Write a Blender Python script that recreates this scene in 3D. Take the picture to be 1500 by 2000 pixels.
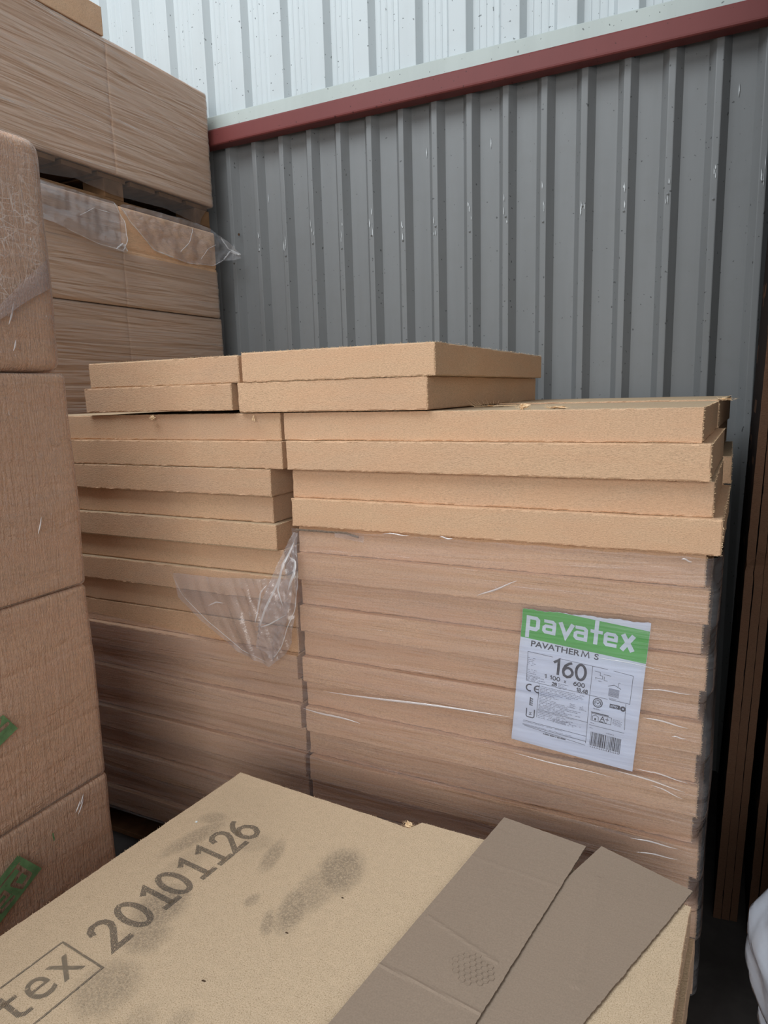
import bpy, bmesh, math, random
from math import sin, cos, pi, radians, exp, sqrt
from mathutils import Vector, Matrix, noise

for o in list(bpy.data.objects): bpy.data.objects.remove(o)
SC = bpy.context.scene
COL = SC.collection
H = 1.6                      # eye height above the warehouse floor (floor is z = 0)
D = 1.633                    # distance of the main stack's front face

# ------------------------------------------------------------------ camera
def look(yaw, pit, rol):
    cy, sy, cp, sp, cr, sr = cos(yaw), sin(yaw), cos(pit), sin(pit), cos(rol), sin(rol)
    F = Vector((sy*cp, cy*cp, sp)); R = Vector((cy, -sy, 0)); U = R.cross(F)
    r = R*cr + U*sr; u = -R*sr + U*cr
    return Matrix(((r.x, u.x, -F.x), (r.y, u.y, -F.y), (r.z, u.z, -F.z)))
cd = bpy.data.cameras.new('camera'); cam = bpy.data.objects.new('camera', cd); COL.objects.link(cam)
cd.sensor_fit = 'VERTICAL'; cd.sensor_height = 36.0; cd.lens = 1355.66/2000*36.0
cd.clip_start = 0.02
cam.matrix_world = Matrix.Translation((0, 0, H)) @ look(radians(-26.495), radians(-9.785), radians(-1.551)).to_4x4()
SC.camera = cam

# ------------------------------------------------------------------ light
w = bpy.data.worlds.new('world'); SC.world = w; w.use_nodes = True
bg = w.node_tree.nodes['Background']; bg.inputs[0].default_value = (0.80, 0.90, 1.0, 1); bg.inputs[1].default_value = 0.40
def area(name, loc, target, sx, sy, power, col):
    l = bpy.data.lights.new(name, 'AREA'); l.shape = 'RECTANGLE'; l.size = sx; l.size_y = sy
    l.energy = power; l.color = col
    o = bpy.data.objects.new(name, l); COL.objects.link(o); o.location = loc
    o.rotation_euler = (Vector(target) - Vector(loc)).to_track_quat('-Z', 'Y').to_euler()
    return o
area('roof_light', (-2.3, 0.0, 5.0), (-1.3, 2.2, 1.2), 3.2, 2.2, 150, (0.90, 0.96, 1.0))
area('doorway_light', (1.3, -4.9, 2.7), (-1.1, 1.5, 0.9), 4.6, 3.4, 215, (1.0, 0.985, 0.96))
vs = SC.view_settings
vs.view_transform = 'Standard'; vs.look = 'None'; vs.gamma = 1.0; vs.exposure = 0.0; vs.use_curve_mapping = False
SC.cycles.transparent_max_bounces = 16

# ------------------------------------------------------------------ materials
def s2l(r, g, b):
    return tuple(((c/255)/12.92 if c/255 <= .04045 else ((c/255+.055)/1.055)**2.4) for c in (r, g, b))
class NT:
    def __init__(s, name):
        s.m = bpy.data.materials.new(name); s.m.use_nodes = True; s.t = s.m.node_tree
        s.t.nodes.clear(); s.out = s.n('ShaderNodeOutputMaterial')
    def n(s, t, **k):
        x = s.t.nodes.new(t)
        for a, b in k.items(): setattr(x, a, b)
        return x
    def l(s, a, b): s.t.links.new(a, b)
    def coord(s, scale=(1, 1, 1), rot=(0, 0, 0), rnd=True):
        tc = s.n('ShaderNodeTexCoord'); mp = s.n('ShaderNodeMapping')
        mp.inputs['Scale'].default_value = scale; mp.inputs['Rotation'].default_value = rot
        s.l(tc.outputs['Object'], mp.inputs[0])
        if rnd:
            oi = s.n('ShaderNodeObjectInfo'); m = s.n('ShaderNodeMath', operation='MULTIPLY'); m.inputs[1].default_value = 37.0
            s.l(oi.outputs['Random'], m.inputs[0]); s.l(m.outputs[0], mp.inputs['Location'])
        return mp.outputs[0]
    def noise(s, scale, coord, detail=3, rough=.6, dist=0.0):
        x = s.n('ShaderNodeTexNoise'); x.inputs['Scale'].default_value = scale; x.inputs['Detail'].default_value = detail
        x.inputs['Roughness'].default_value = rough; x.inputs['Distortion'].default_value = dist
        s.l(coord, x.inputs['Vector']); return x.outputs['Fac']
    def ramp(s, fac, stops):
        x = s.n('ShaderNodeValToRGB'); e = x.color_ramp.elements
        while len(e) < len(stops): e.new(.5)
        for i, (p, c) in enumerate(stops):
            e[i].position = p; e[i].color = (c, c, c, 1) if isinstance(c, (int, float)) else tuple(c) + (1,)
        s.l(fac, x.inputs[0]); return x.outputs[0]
    def mix(s, fac, a, b, mode='MIX'):
        x = s.n('ShaderNodeMix', data_type='RGBA', blend_type=mode)
        if isinstance(fac, (int, float)): x.inputs[0].default_value = fac
        else: s.l(fac, x.inputs[0])
        for i, v in ((6, a), (7, b)):
            if isinstance(v, tuple): x.inputs[i].default_value = v + (1,)
            else: s.l(v, x.inputs[i])
        return x.outputs[2]
    def math(s, op, a, b=None):
        x = s.n('ShaderNodeMath', operation=op)
        for i, v in enumerate((a, b)):
            if v is None: continue
            if isinstance(v, (int, float)): x.inputs[i].default_value = v
            else: s.l(v, x.inputs[i])
        return x.outputs[0]
    def bump(s, h, dist, strength=1.0, prev=None):
        x = s.n('ShaderNodeBump'); x.inputs['Distance'].default_value = dist; x.inputs['Strength'].default_value = strength
        s.l(h, x.inputs['Height'])
        if prev is not None: s.l(prev, x.inputs['Normal'])
        return x.outputs[0]
    def principled(s, col, rough=.9, normal=None, spec=.2, metal=0.0):
        p = s.n('ShaderNodeBsdfPrincipled')
        if isinstance(col, tuple): p.inputs['Base Color'].default_value = col + (1,)
        else: s.l(col, p.inputs['Base Color'])
        if isinstance(rough, (int, float)): p.inputs['Roughness'].default_value = rough
        else: s.l(rough, p.inputs['Roughness'])
        p.inputs['Specular IOR Level'].default_value = spec; p.inputs['Metallic'].default_value = metal
        if normal is not None: s.l(normal, p.inputs['Normal'])
        return p.outputs[0]
    def done(s, sh): s.l(sh, s.out.inputs[0]); return s.m

def mat_fibre(name, base, dust=.25, grain=(165, 165, 520), bd=.0016):
    N = NT(name)
    c = N.coord(); g = N.coord(grain)
    big = N.noise(2.2, c, 4); fine = N.noise(1.0, g, 4, .65); spk = N.noise(520, c, 2)
    b2 = tuple(x*.76 for x in base); b3 = tuple(min(1, x*1.16) for x in base)
    col = N.ramp(fine, [(.30, b2), (.47, base), (.72, b3)])
    col = N.mix(N.math('MULTIPLY', N.ramp(big, [(.45, 0.0), (.7, 1.0)]), dust), col, tuple(base[i]*.75*(1, 1.0, 1.18)[i] for i in range(3)))
    warm = N.noise(5.0, N.coord((1, 1, 5)), 2)
    col = N.mix(N.math('MULTIPLY', N.ramp(warm, [(.42, 0.0), (.62, 1.0)]), .35), col, (base[0]*1.02, base[1]*.92, base[2]*.88))
    col = N.mix(.22, col, N.ramp(spk, [(.36, .45), (.6, 1.0)]), 'MULTIPLY')
    nb = N.bump(fine, bd, .9); nb = N.bump(spk, .0007, .6, nb)
    return N.done(N.principled(col, .95, nb, .08))
M = {}
M['fibre'] = mat_fibre('wood_fibre_cut_edge', s2l(219, 182, 148))
M['fibre_old'] = mat_fibre('wood_fibre_cut_edge_dusty', s2l(212, 176, 143), .4)
M['fibre_top'] = mat_fibre('wood_fibre_pressed_face', s2l(196, 172, 142), .3, (220, 220, 220), .0012)
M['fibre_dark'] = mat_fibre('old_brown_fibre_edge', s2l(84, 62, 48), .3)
M['shade_face'] = mat_fibre('painted_shade_broad_face', s2l(38, 31, 28), .3)  # shade between the upright boards, put into the colour of their broad faces
M['tuft'] = mat_fibre('loose_fibre', s2l(238, 208, 168), .1)
M['bale'] = mat_fibre('wrapped_fibre', s2l(240, 194, 154), .3, (60, 60, 160))
M['bale_rear'] = mat_fibre('wrapped_fibre_rear', s2l(236, 194, 156), .3, (40, 40, 260))

def mat_bigboard():
    N = NT('fibre_board_face_with_dirt')
    c = N.coord(rnd=False)
    spk = N.noise(460, c, 3, .7); mid = N.noise(60, c, 3); big = N.noise(3.0, c, 4)
    base = s2l(213, 188, 157)
    col = N.ramp(spk, [(.32, s2l(168, 143, 112)), (.48, base), (.75, s2l(228, 207, 178))])
    col = N.mix(.25, col, N.ramp(mid, [(.3, .72), (.65, 1.0)]), 'MULTIPLY')
    col = N.mix(N.math('MULTIPLY', N.ramp(big, [(.5, 0.0), (.75, 1.0)]), .25), col, s2l(178, 158, 132))
    # dirty shoe and hand marks lying on the board
    tc = N.n('ShaderNodeTexCoord'); sp = N.n('ShaderNodeSeparateXYZ'); N.l(tc.outputs['Object'], sp.inputs[0])
    nz = N.noise(55, c, 5, .8)
    def blob(cx, cy, rx, ry, ang, k, soft=.85):
        dx = N.math('SUBTRACT', sp.outputs[0], cx); dy = N.math('SUBTRACT', sp.outputs[1], cy)
        ca, sa = cos(ang), sin(ang)
        u = N.math('ADD', N.math('MULTIPLY', dx, ca/rx), N.math('MULTIPLY', dy, sa/rx))
        v = N.math('ADD', N.math('MULTIPLY', dx, -sa/ry), N.math('MULTIPLY', dy, ca/ry))
        r = N.math('ADD', N.math('MULTIPLY', u, u), N.math('MULTIPLY', v, v))
        r = N.math('ADD', r, N.math('MULTIPLY', N.math('SUBTRACT', nz, .5), 1.3))
        mr = N.n('ShaderNodeMapRange', interpolation_type='SMOOTHSTEP'); N.l(r, mr.inputs[0])
        mr.inputs[1].default_value = 1.0+soft*.6; mr.inputs[2].default_value = 1.0-soft
        mr.inputs[3].default_value = 0; mr.inputs[4].default_value = k
        return mr.outputs[0]
    tot = None
    for a in ((-.683, 1.120, .050, .072, .25, .66), (-.700, 1.050, .040, .070, .1, .46), (-.713, .985, .030, .066, .2, .60), (-.735, .935, .014, .034, .5, .5),
              (-.90, .70, .055, .06, .3, .48), (-.955, .885, .05, .065, .2, .62), (-1.04, 1.08, .026, .085, -.3, .48), (-.925, .815, .045, .045, 0, .50),
              (-.842, 1.10, .020, .055, .2, .50), (-.80, .972, .014, .02, 0, .45), (-1.05, 1.155, .035, .022, .4, .42), (-.90, 1.12, .04, .03, .5, .25),
              (-.74, .70, .02, .03, 0, .3), (-.80, .66, .03, .05, 0, .25), (-1.00, 1.00, .03, .08, -.1, .22)):
        b = blob(*a); tot = b if tot is None else N.math('MAXIMUM', tot, b)
    fx = N.math('MULTIPLY', tot, N.ramp(N.noise(300, c, 3), [(.38, .35), (.6, 1.0)]))
    col = N.mix(fx, col, s2l(112, 102, 90))
    nb = N.bump(spk, .0009, .6); nb = N.bump(mid, .0012, .4, nb)
    return N.done(N.principled(col, .9, nb, .15))
M['bigboard'] = mat_bigboard()

def mat_film(name, haze=.14, tint=(.80, .76, .77), rough=.16, streak=None, k=1.0, bd=.002, gl=(.95, .96, 1.0)):
    N = NT(name)
    tr = N.n('ShaderNodeBsdfTransparent'); tr.inputs[0].default_value = (.97, .96, .965, 1)
    di = N.n('ShaderNodeBsdfDiffuse'); di.inputs[0].default_value = tint + (1,)
    go = N.n('ShaderNodeBsdfGlossy'); go.inputs[0].default_value = gl + (1,); go.inputs['Roughness'].default_value = rough
    lw = N.n('ShaderNodeLayerWeight'); lw.inputs[0].default_value = .22
    if streak:
        nb = None
        for (sc, rot, dist, d) in streak:
            f = N.noise(1.0, N.coord(sc, rot), 3, .5, dist); nb = N.bump(f, d, 1.0, nb)
        for x in (di, go, lw): N.l(nb, x.inputs['Normal'])
    a = N.n('ShaderNodeMixShader'); a.inputs[0].default_value = haze
    N.l(tr.outputs[0], a.inputs[1]); N.l(di.outputs[0], a.inputs[2])
    b = N.n('ShaderNodeMixShader'); f = N.math('MULTIPLY', lw.outputs['Fresnel'], k); f = N.math('MINIMUM', f, .85)
    N.l(f, b.inputs[0]); N.l(a.outputs[0], b.inputs[1]); N.l(go.outputs[0], b.inputs[2])
    return N.done(b.outputs[0])
M['film_main'] = mat_film('clear_pallet_film', .11, rough=.12, k=.75, streak=[((1.2, 1.2, 20), (0, .06, 0), .9, .020), ((3, 3, 70), (0, .05, 0), .6, .004)])
M['film_back'] = mat_film('stretched_pallet_film', .36, (.74, .62, .52), .28, streak=[((1, 1.0, 17), (.13, 0, 0), .9, .034), ((1, 1.6, 46), (.15, 0, 0), .8, .009)], k=.7)
M['film_near'] = mat_film('shrink_wrap_film', .26, (.86, .69, .56), .28, streak=[((1, 80, 9), (.25, 0, 0), 1.6, .0080), ((40, 90, 60), (0, 0, 0), 2.5, .0045), ((3, 3, 12), (0, 0, 0), 1.0, .020)], k=.8)
M['film_band'] = mat_film('cloudy_film_band', .24, (.76, .68, .68), .30, streak=[((1, 60, 60), (.6, 0, 0), 3.0, .0040)], k=.8)
M['film_flap'] = mat_film('glossy_torn_film', .20, (.60, .58, .60), .09, k=3.0, gl=(1, 1, 1))
M['film_bits'] = mat_film('milky_torn_film', .15, (.80, .78, .80), .12, k=1.5)
M['film_scuff'] = mat_film('scuffed_wrap_film', .13, (.90, .80, .72), .25, streak=[((60, 70, 60), (.5, 0, 0), 3.5, .006)], k=.9)
M['film_highlight'] = mat_film('painted_highlight_crease', .38, (.9, .9, .92), .22, k=5.0, gl=(1, 1, 1))  # white haze paints the highlight streaks along film creases and edges
def mat_scratch():
    N = NT('scratched_wrap_film')
    def lines(sc, rot, w):
        v = N.n('ShaderNodeTexVoronoi', feature='DISTANCE_TO_EDGE'); v.inputs['Scale'].default_value = 1.0
        N.l(N.coord(sc, rot), v.inputs['Vector']); return N.ramp(v.outputs['Distance'], [(0.0, 1.0), (w, 0.0)])
    m = N.math('MAXIMUM', lines((1, 16, 60), (.5, 0, 0), .035), lines((1, 70, 14), (-.4, 0, 0), .035))
    m = N.math('MULTIPLY', m, N.ramp(N.noise(9, N.coord(), 3), [(.4, 0.0), (.62, 1.0)]))
    tr = N.n('ShaderNodeBsdfTransparent'); di = N.n('ShaderNodeBsdfDiffuse'); di.inputs[0].default_value = (.95, .90, .86, 1)
    x = N.n('ShaderNodeMixShader'); N.l(N.math('ADD', N.math('MULTIPLY', m, .42), .05), x.inputs[0]); N.l(tr.outputs[0], x.inputs[1]); N.l(di.outputs[0], x.inputs[2])
    return N.done(x.outputs[0])
M['film_scuff'] = mat_scratch()
M['film_skirt'] = mat_film('thin_hanging_film', .07, (.70, .62, .58), .15, k=.7)
M['film_bag'] = mat_film('white_translucent_film', .62, (.78, .83, .92), .25, k=1.2)

def mat_wall(name, base, rough=.5, spec=.35, dirt=.5):
    N = NT(name); c = N.coord(rnd=False)
    st = N.noise(1.0, N.coord((9, 9, .8), rnd=False), 4); sm = N.noise(14, c, 4); sp = N.noise(75, c, 1, .3)
    d = tuple(x*.78 for x in base)
    col = N.mix(N.math('MULTIPLY', N.ramp(st, [(.4, 0.0), (.7, 1.0)]), dirt), base, d)
    col = N.mix(N.math('MULTIPLY', N.ramp(sm, [(.5, 0.0), (.75, 1.0)]), dirt*.6), col, tuple(base[i]*(.86, .84, .80)[i] for i in range(3)))
    col = N.mix(N.ramp(sp, [(.235, .8), (.26, 0.0)]), col, tuple(x*.25 for x in base))
    nb = N.bump(sm, .002, .25)
    return N.done(N.principled(col, rough, nb, spec))
M['wall_grey'] = mat_wall('grey_painted_steel_sheet', s2l(121, 123, 124), .48, .35, .5)
M['wall_white'] = mat_wall('white_painted_steel_sheet', s2l(188, 195, 197), .55, .3, .25)
M['ledge'] = mat_wall('off_white_flashing', s2l(176, 184, 180), .6, .25, .35)
M['red'] = mat_wall('red_oxide_steel', s2l(112, 56, 54), .55, .3, .3)

def mat_plain(name, col, rough=.7, spec=.2, var=.15, scale=30, bd=.0006, metal=0):
    N = NT(name); c = N.coord(); f = N.noise(scale, c, 4)
    cc = N.ramp(f, [(.3, tuple(x*(1-var) for x in col)), (.7, tuple(min(1, x*(1+var)) for x in col))])
    return N.done(N.principled(cc, rough, N.bump(f, bd, .5), spec, metal))
def mat_card():
    N = NT('grey_brown_cardboard'); c = N.coord(rnd=False)
    f = N.noise(1.0, N.coord((350, 350, 350)), 3); b = N.noise(5, c, 3); rid = N.noise(1, N.coord((14, 90, 14), (0, 0, .2), False), 2)
    base = s2l(158, 140, 123)
    col = N.ramp(f, [(.3, tuple(x*.88 for x in base)), (.7, tuple(x*1.07 for x in base))])
    col = N.mix(N.math('MULTIPLY', N.ramp(b, [(.45, 0.0), (.75, 1.0)]), .25), col, tuple(x*.85 for x in base))
    nb = N.bump(f, .0003, .5); nb = N.bump(rid, .0012, .35, nb)
    return N.done(N.principled(col, .85, nb, .15))
M['card'] = mat_card()
M['card_edge'] = mat_plain('cardboard_fluted_edge', s2l(120, 105, 92), .9, .1, .35, 220)
M['concrete'] = mat_plain('dark_concrete', s2l(64, 60, 58), .9, .15, .25, 9, .002)
M['pallet'] = mat_plain('pallet_wood', s2l(120, 90, 64), .85, .15, .25, 14, .001)
M['label'] = mat_plain('label_paper', s2l(214, 224, 243), .6, .3, .015, 8, .0004)
M['green'] = mat_plain('label_green_ink', s2l(84, 176, 84), .55, .3, .04, 12, .0002)
M['ink'] = mat_plain('dark_grey_ink', s2l(62, 66, 80), .6, .2, .1, 60, .0001)
M['ink_light'] = mat_plain('thin_grey_ink', s2l(132, 138, 156), .6, .2, .2, 300, .0001)
M['film_green'] = mat_plain('green_film_print', s2l(98, 132, 90), .5, .3, .3, 40, .0006)
M['metal'] = mat_plain('bare_scratched_metal', s2l(196, 200, 202), .4, .5, .25, 80)
M['dark'] = mat_plain('dark_chip', s2l(84, 66, 52), .9, .1, .2, 60)
M['white_bit'] = mat_plain('white_bit', s2l(232, 240, 244), .6)
def mat_hatch():
    N = NT('inkjet_hatched_ink')
    tc = N.n('ShaderNodeTexCoord'); sp = N.n('ShaderNodeSeparateXYZ'); N.l(tc.outputs['Object'], sp.inputs[0])
    f = N.math('FRACT', N.math('MULTIPLY', sp.outputs[1], 1/.0027))
    m = N.math('LESS_THAN', f, .55)
    nz = N.ramp(N.noise(260, N.coord(rnd=False), 2), [(.33, 0.0), (.45, 1.0)])
    m = N.math('MULTIPLY', m, nz)
    tr = N.n('ShaderNodeBsdfTransparent'); p = N.principled(s2l(70, 68, 66), .8)
    x = N.n('ShaderNodeMixShader'); N.l(m, x.inputs[0]); N.l(tr.outputs[0], x.inputs[1]); N.l(p, x.inputs[2])
    return N.done(x.outputs[0])
M['hatch'] = mat_hatch()

# ------------------------------------------------------------------ helpers
def thing(name, label, cat, loc=(0, 0, 0), rotz=0, group=None):
    o = bpy.data.objects.new(name, None); COL.objects.link(o)
    o.empty_display_size = .05; o.location = loc; o.rotation_euler = (0, 0, rotz)
    o['label'] = label; o['category'] = cat
    if group: o['group'] = group
    return o
def tag(o, label, cat, group=None):
    o['label'] = label; o['category'] = cat
    if group: o['group'] = group
    return o
def mesh(name, V, F, mat, parent=None, mi=None, smooth=False, label=None, loc=None, rel=False):
    """V in world coordinates; stored relative to the parent (rel) or to loc"""
    off = Vector(parent.location) if parent and not rel else (Vector(loc) if loc else Vector((0, 0, 0)))
    me = bpy.data.meshes.new(name)
    me.from_pydata([(v[0]-off.x, v[1]-off.y, v[2]-off.z) for v in V], [], F)
    for m in (mat if isinstance(mat, (list, tuple)) else [mat]): me.materials.append(m)
    if mi: me.polygons.foreach_set('material_index', mi)
    if smooth: me.polygons.foreach_set('use_smooth', [True]*len(me.polygons))
    me.validate(); me.update()
    o = bpy.data.objects.new(name, me); COL.objects.link(o)
    if parent: o.parent = parent
    elif loc: o.location = loc
    if label: o['label'] = label
    return o
def struct(o): o['kind'] = 'structure'; return o
def box_vf(b, V=None, F=None):
    x0, x1, y0, y1, z0, z1 = b
    V = [] if V is None else V; F = [] if F is None else F; n = len(V)
    V += [(x0, y0, z0), (x1, y0, z0), (x1, y1, z0), (x0, y1, z0), (x0, y0, z1), (x1, y0, z1), (x1, y1, z1), (x0, y1, z1)]
    F += [tuple(n+i for i in f) for f in ((0, 3, 2, 1), (4, 5, 6, 7), (0, 1, 5, 4), (1, 2, 6, 5), (2, 3, 7, 6), (3, 0, 4, 7))]
    return V, F
def bev_box(b, e=.002):
    """box with chamfered edges"""
    x0, x1, y0, y1, z0, z1 = b; V = []; F = []
    xs = [x0, x0+e, x1-e, x1]; ys = [y0, y0+e, y1-e, y1]; zs = [z0, z0+e, z1-e, z1]
    return grid_box(xs, ys, zs, e)[:2]
def stations(a, b, step, dense=None):
    n = max(2, int(round((b-a)/step))); return [a+(b-a)*i/n for i in range(n+1)]
def grid_box(xs, ys, zs, r=.002, disp=None, topmat=False):
    """surface of a box on a grid, rounded by r, then displaced by disp(p, normal)"""
    nx, ny, nz = len(xs), len(ys), len(zs); idx = {}; V = []; F = []; MI = []
    lo = Vector((xs[0], ys[0], zs[0])); hi = Vector((xs[-1], ys[-1], zs[-1]))
    def vid(i, j, k):
        key = (i*ny+j)*nz+k
        if key in idx: return idx[key]
        p = Vector((xs[i], ys[j], zs[k])); q = Vector([min(max(p[a], lo[a]+r), hi[a]-r) for a in range(3)])
        d = p-q
        if d.length > 1e-9: d.normalize()
        q = q+d*r
        if disp: q = disp(q, d)
        idx[key] = len(V); V.append(tuple(q)); return idx[key]
    for i in range(nx-1):
        for k in range(nz-1):
            F.append((vid(i, 0, k), vid(i+1, 0, k), vid(i+1, 0, k+1), vid(i, 0, k+1))); MI.append(0)
            F.append((vid(i+1, ny-1, k), vid(i, ny-1, k), vid(i, ny-1, k+1), vid(i+1, ny-1, k+1))); MI.append(0)
    for j in range(ny-1):
        for k in range(nz-1):
            F.append((vid(0, j+1, k), vid(0, j, k), vid(0, j, k+1), vid(0, j+1, k+1))); MI.append(0)
            F.append((vid(nx-1, j, k), vid(nx-1, j+1, k), vid(nx-1, j+1, k+1), vid(nx-1, j, k+1))); MI.append(0)
    for i in range(nx-1):
        for j in range(ny-1):
            F.append((vid(i, j, nz-1), vid(i+1, j, nz-1), vid(i+1, j+1, nz-1), vid(i, j+1, nz-1))); MI.append(1 if topmat else 0)
            F.append((vid(i, j+1, 0), vid(i+1, j+1, 0), vid(i+1, j, 0), vid(i, j, 0))); MI.append(1 if topmat else 0)
    return V, F, MI
def rz(p, c, a):
    x, y = p[0]-c[0], p[1]-c[1]; return (c[0]+x*cos(a)-y*sin(a), c[1]+x*sin(a)+y*cos(a), p[2])

RND = random.Random(5)
UPF = [False]
def fibres(V, F, MI, line, n, rnd, out=(0, -1, 0), ln=(.002, .007), idx=0):
    """short loose fibres standing off a cut edge, line = (p, q)"""
    p, q = Vector(line[0]), Vector(line[1]); o = Vector(out)
    for _ in range(n):
        c = p.lerp(q, rnd.random()); L = rnd.uniform(*ln)
        d = (o*rnd.uniform(.1, 1)+Vector((rnd.uniform(-.8, .8), rnd.uniform(-.3, .3), rnd.uniform(-.2, .9)))).normalized()*L
        if not UPF[0]: d.z *= .12
        s = (q-p).normalized()*rnd.uniform(.0002, .0006)
        b = len(V); V += [tuple(c-s), tuple(c+s), tuple(c+d*.6+Vector((0, 0, .0006))), tuple(c+d)]
        F.append((b, b+1, b+2)); MI.append(idx); F.append((b, b+2, b+3)); MI.append(idx)
def layer(parent, b, seed, fine=True, rot=0, ragged=0.0, mats=None, shear=0.0):
    x0, x1, y0, y1, z0, z1 = b; rnd = random.Random(seed)
    so = Vector((seed*3.7, seed*1.3, seed*2.1))
    if fine:
        xs = [x0, x0+.0015, x0+.003]+stations(x0+.010, x1-.010, .009)+[x1-.003, x1-.0015, x1]
        ys = [y0, y0+.0015, y0+.003, y0+.01, y0+.02, y0+.04]+stations(y0+.07, y1-.02, .035)+[y1-.003, y1]
        zs = [z0, z0+.0015, z0+.004]+stations(z0+.012, z1-.012, .012)+[z1-.004, z1-.0015, z1]
        r = .0022
    else:
        xs = [x0, x0+.003]+stations(x0+.05, x1-.05, .08)+[x1-.003, x1]
        ys = [y0, y0+.003]+stations(y0+.05, y1-.05, .08)+[y1-.003, y1]; zs = [z0, z0+.003, (z0+z1)/2, z1-.003, z1]; r = .003
    def disp(p, n):
        e = sum(1 for c in n if abs(c) > .25)
        q = p.copy()
        if e > 1:
            k = noise.noise(p*95+so)*.0022+noise.noise(p*28+so)*.0018
            q -= n*(.0006+k*.9)
            if p.z < z0+.01 and p.y < y0+.01 and ragged: q.z += abs(noise.noise(p*30+so))*ragged*1.5+max(0, noise.noise(p*8+so))*ragged
        q += n*noise.noise(p*7+so)*.0012
        q.z = min(max(q.z, z0), z1)
        return q
    V, F, MI = grid_box(xs, ys, zs, r, disp, True)
    UPF[0] = z1 > H+.1
    if fine:
        nf = int((x1-x0)*420)
        fibres(V, F, MI, ((x0, y0+.0005, z1-.0004), (x1, y0+.0005, z1-.0004)), nf, rnd, (0, -.5, .6), (.0015, .005), 2)
        fibres(V, F, MI, ((x0, y0+.0005, z0+.0004), (x1, y0+.0005, z0+.0004)), nf, rnd, (0, -.7, -.5), (.0015, .0055), 2)
        fibres(V, F, MI, ((x1, y0+.0005, z0), (x1, y0+.0005, z1)), 60, rnd, (.7, -.5, 0), (.0015, .005), 2)
        fibres(V, F, MI, ((x1, y0, z1), (x1, y1, z1)), 200, rnd, (.6, 0, .5), (.0015, .005), 2)
    if rot: V = [rz(v, (x0, y0), rot) for v in V]
    if shear: V = [(v[0]+shear*(v[1]-y0), v[1], v[2]) for v in V]
    return mesh('layer', V, F, mats or [M['fibre'], M['fibre_top'], M['tuft']], parent, MI)
def board(label, upper, lower, zt, zm, zb, seed, fine=True, rot=0, group=None, ragged=(0, 0), mats=None, name='fibreboard', shear=0.0):
    """one insulation board made of two layers glued with a stepped edge; upper/lower = (x0, x1, y0, depth)"""
    t = thing(name, label, 'insulation board', ((lower[0]+lower[1])/2, lower[2]+lower[3]/2, H+zb), 0, group)
    layer(t, (lower[0], lower[1], lower[2], lower[2]+lower[3], H+zb+.0006, H+zm-.0002), seed, fine, rot, ragged[1], [(mats or [M['fibre']])[0], (mats or [M['fibre']])[0], M['tuft']], shear)
    layer(t, (upper[0], upper[1], upper[2], upper[2]+upper[3], H+zm+.0002, H+zt-.0006), seed+50, fine, rot, ragged[0], mats, shear)
    return t

# ------------------------------------------------------------------ the shed: floor and walls
V, F = box_vf((-5, 2.2, -3, 3.3, -.06, 0)); struct(mesh('floor', V, F, M['concrete']))
def rib_wall(name, mat, xa, xb, z0, z1, pitch, phase, pan, flank, crest, depth, y, stiff, zrows):
    prof = []; k0 = int((xa-phase)/pitch)-1; x = phase+k0*pitch
    while x < xb:
        c0, c1 = x-crest/2, x+crest/2
        prof += [(c0-flank, 0), (c0, -depth), (c0+.003, -depth-.0008), (c1-.003, -depth-.0008), (c1, -depth), (c1+flank, 0), (c1+flank+.003, .0)]
        nx = x+pitch-crest/2-flank
        for s in stiff:
            m = c1+flank+(nx-c1-flank)*s; prof += [(m-.005, 0), (m-.002, -.0022), (m+.002, -.0022), (m+.005, 0)]
        x += pitch
    prof = [p for p in prof if xa <= p[0] <= xb]
    V = []; F = []; n = len(prof)
    for r in range(zrows+1):
        z = z0+(z1-z0)*r/zrows
        for (px, d) in prof:
            V.append((px, y+d+noise.noise(Vector((px*6, z*2.5, 3)))*.0016, z))
    for r in range(zrows):
        for i in range(n-1): a = r*n+i; F.append((a, a+1, a+n+1, a+n))
    m = len(V)   # back skin, so that the sheet has a thickness
    for r in (0, zrows):
        z = z0+(z1-z0)*r/zrows
        for (px, d) in prof: V.append((px, y+d+.004, z))
    for i in range(n-1):
        F.append((m+i+1, m+i, m+n+i, m+n+i+1)); F.append((i+1, i, m+i, m+i+1)); a = zrows*n+i; F.append((a, a+1, m+n+i+1, m+n+i))
    return struct(mesh(name, V, F, mat))
V, F = box_vf((1.10, 1.14, 0.2, 3.04, 0, H+1.9)); struct(mesh('added_shade_wall', V, F, M['concrete']))  # unseen wall, added to block light and keep the right side dark
wb = rib_wall('wall_back', M['wall_grey'], -4.2, 1.5, 0, H+1.27, .1563, -1.034, 0, .025, .024, .036, 3.0, (), 26)
wu = rib_wall('wall_upper', M['wall_white'], -4.2, 1.5, H+1.27, H+3.0, .2232, -1.083, 0, .020, .075, .034, 2.998, (.22, .5, .78), 14)
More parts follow.
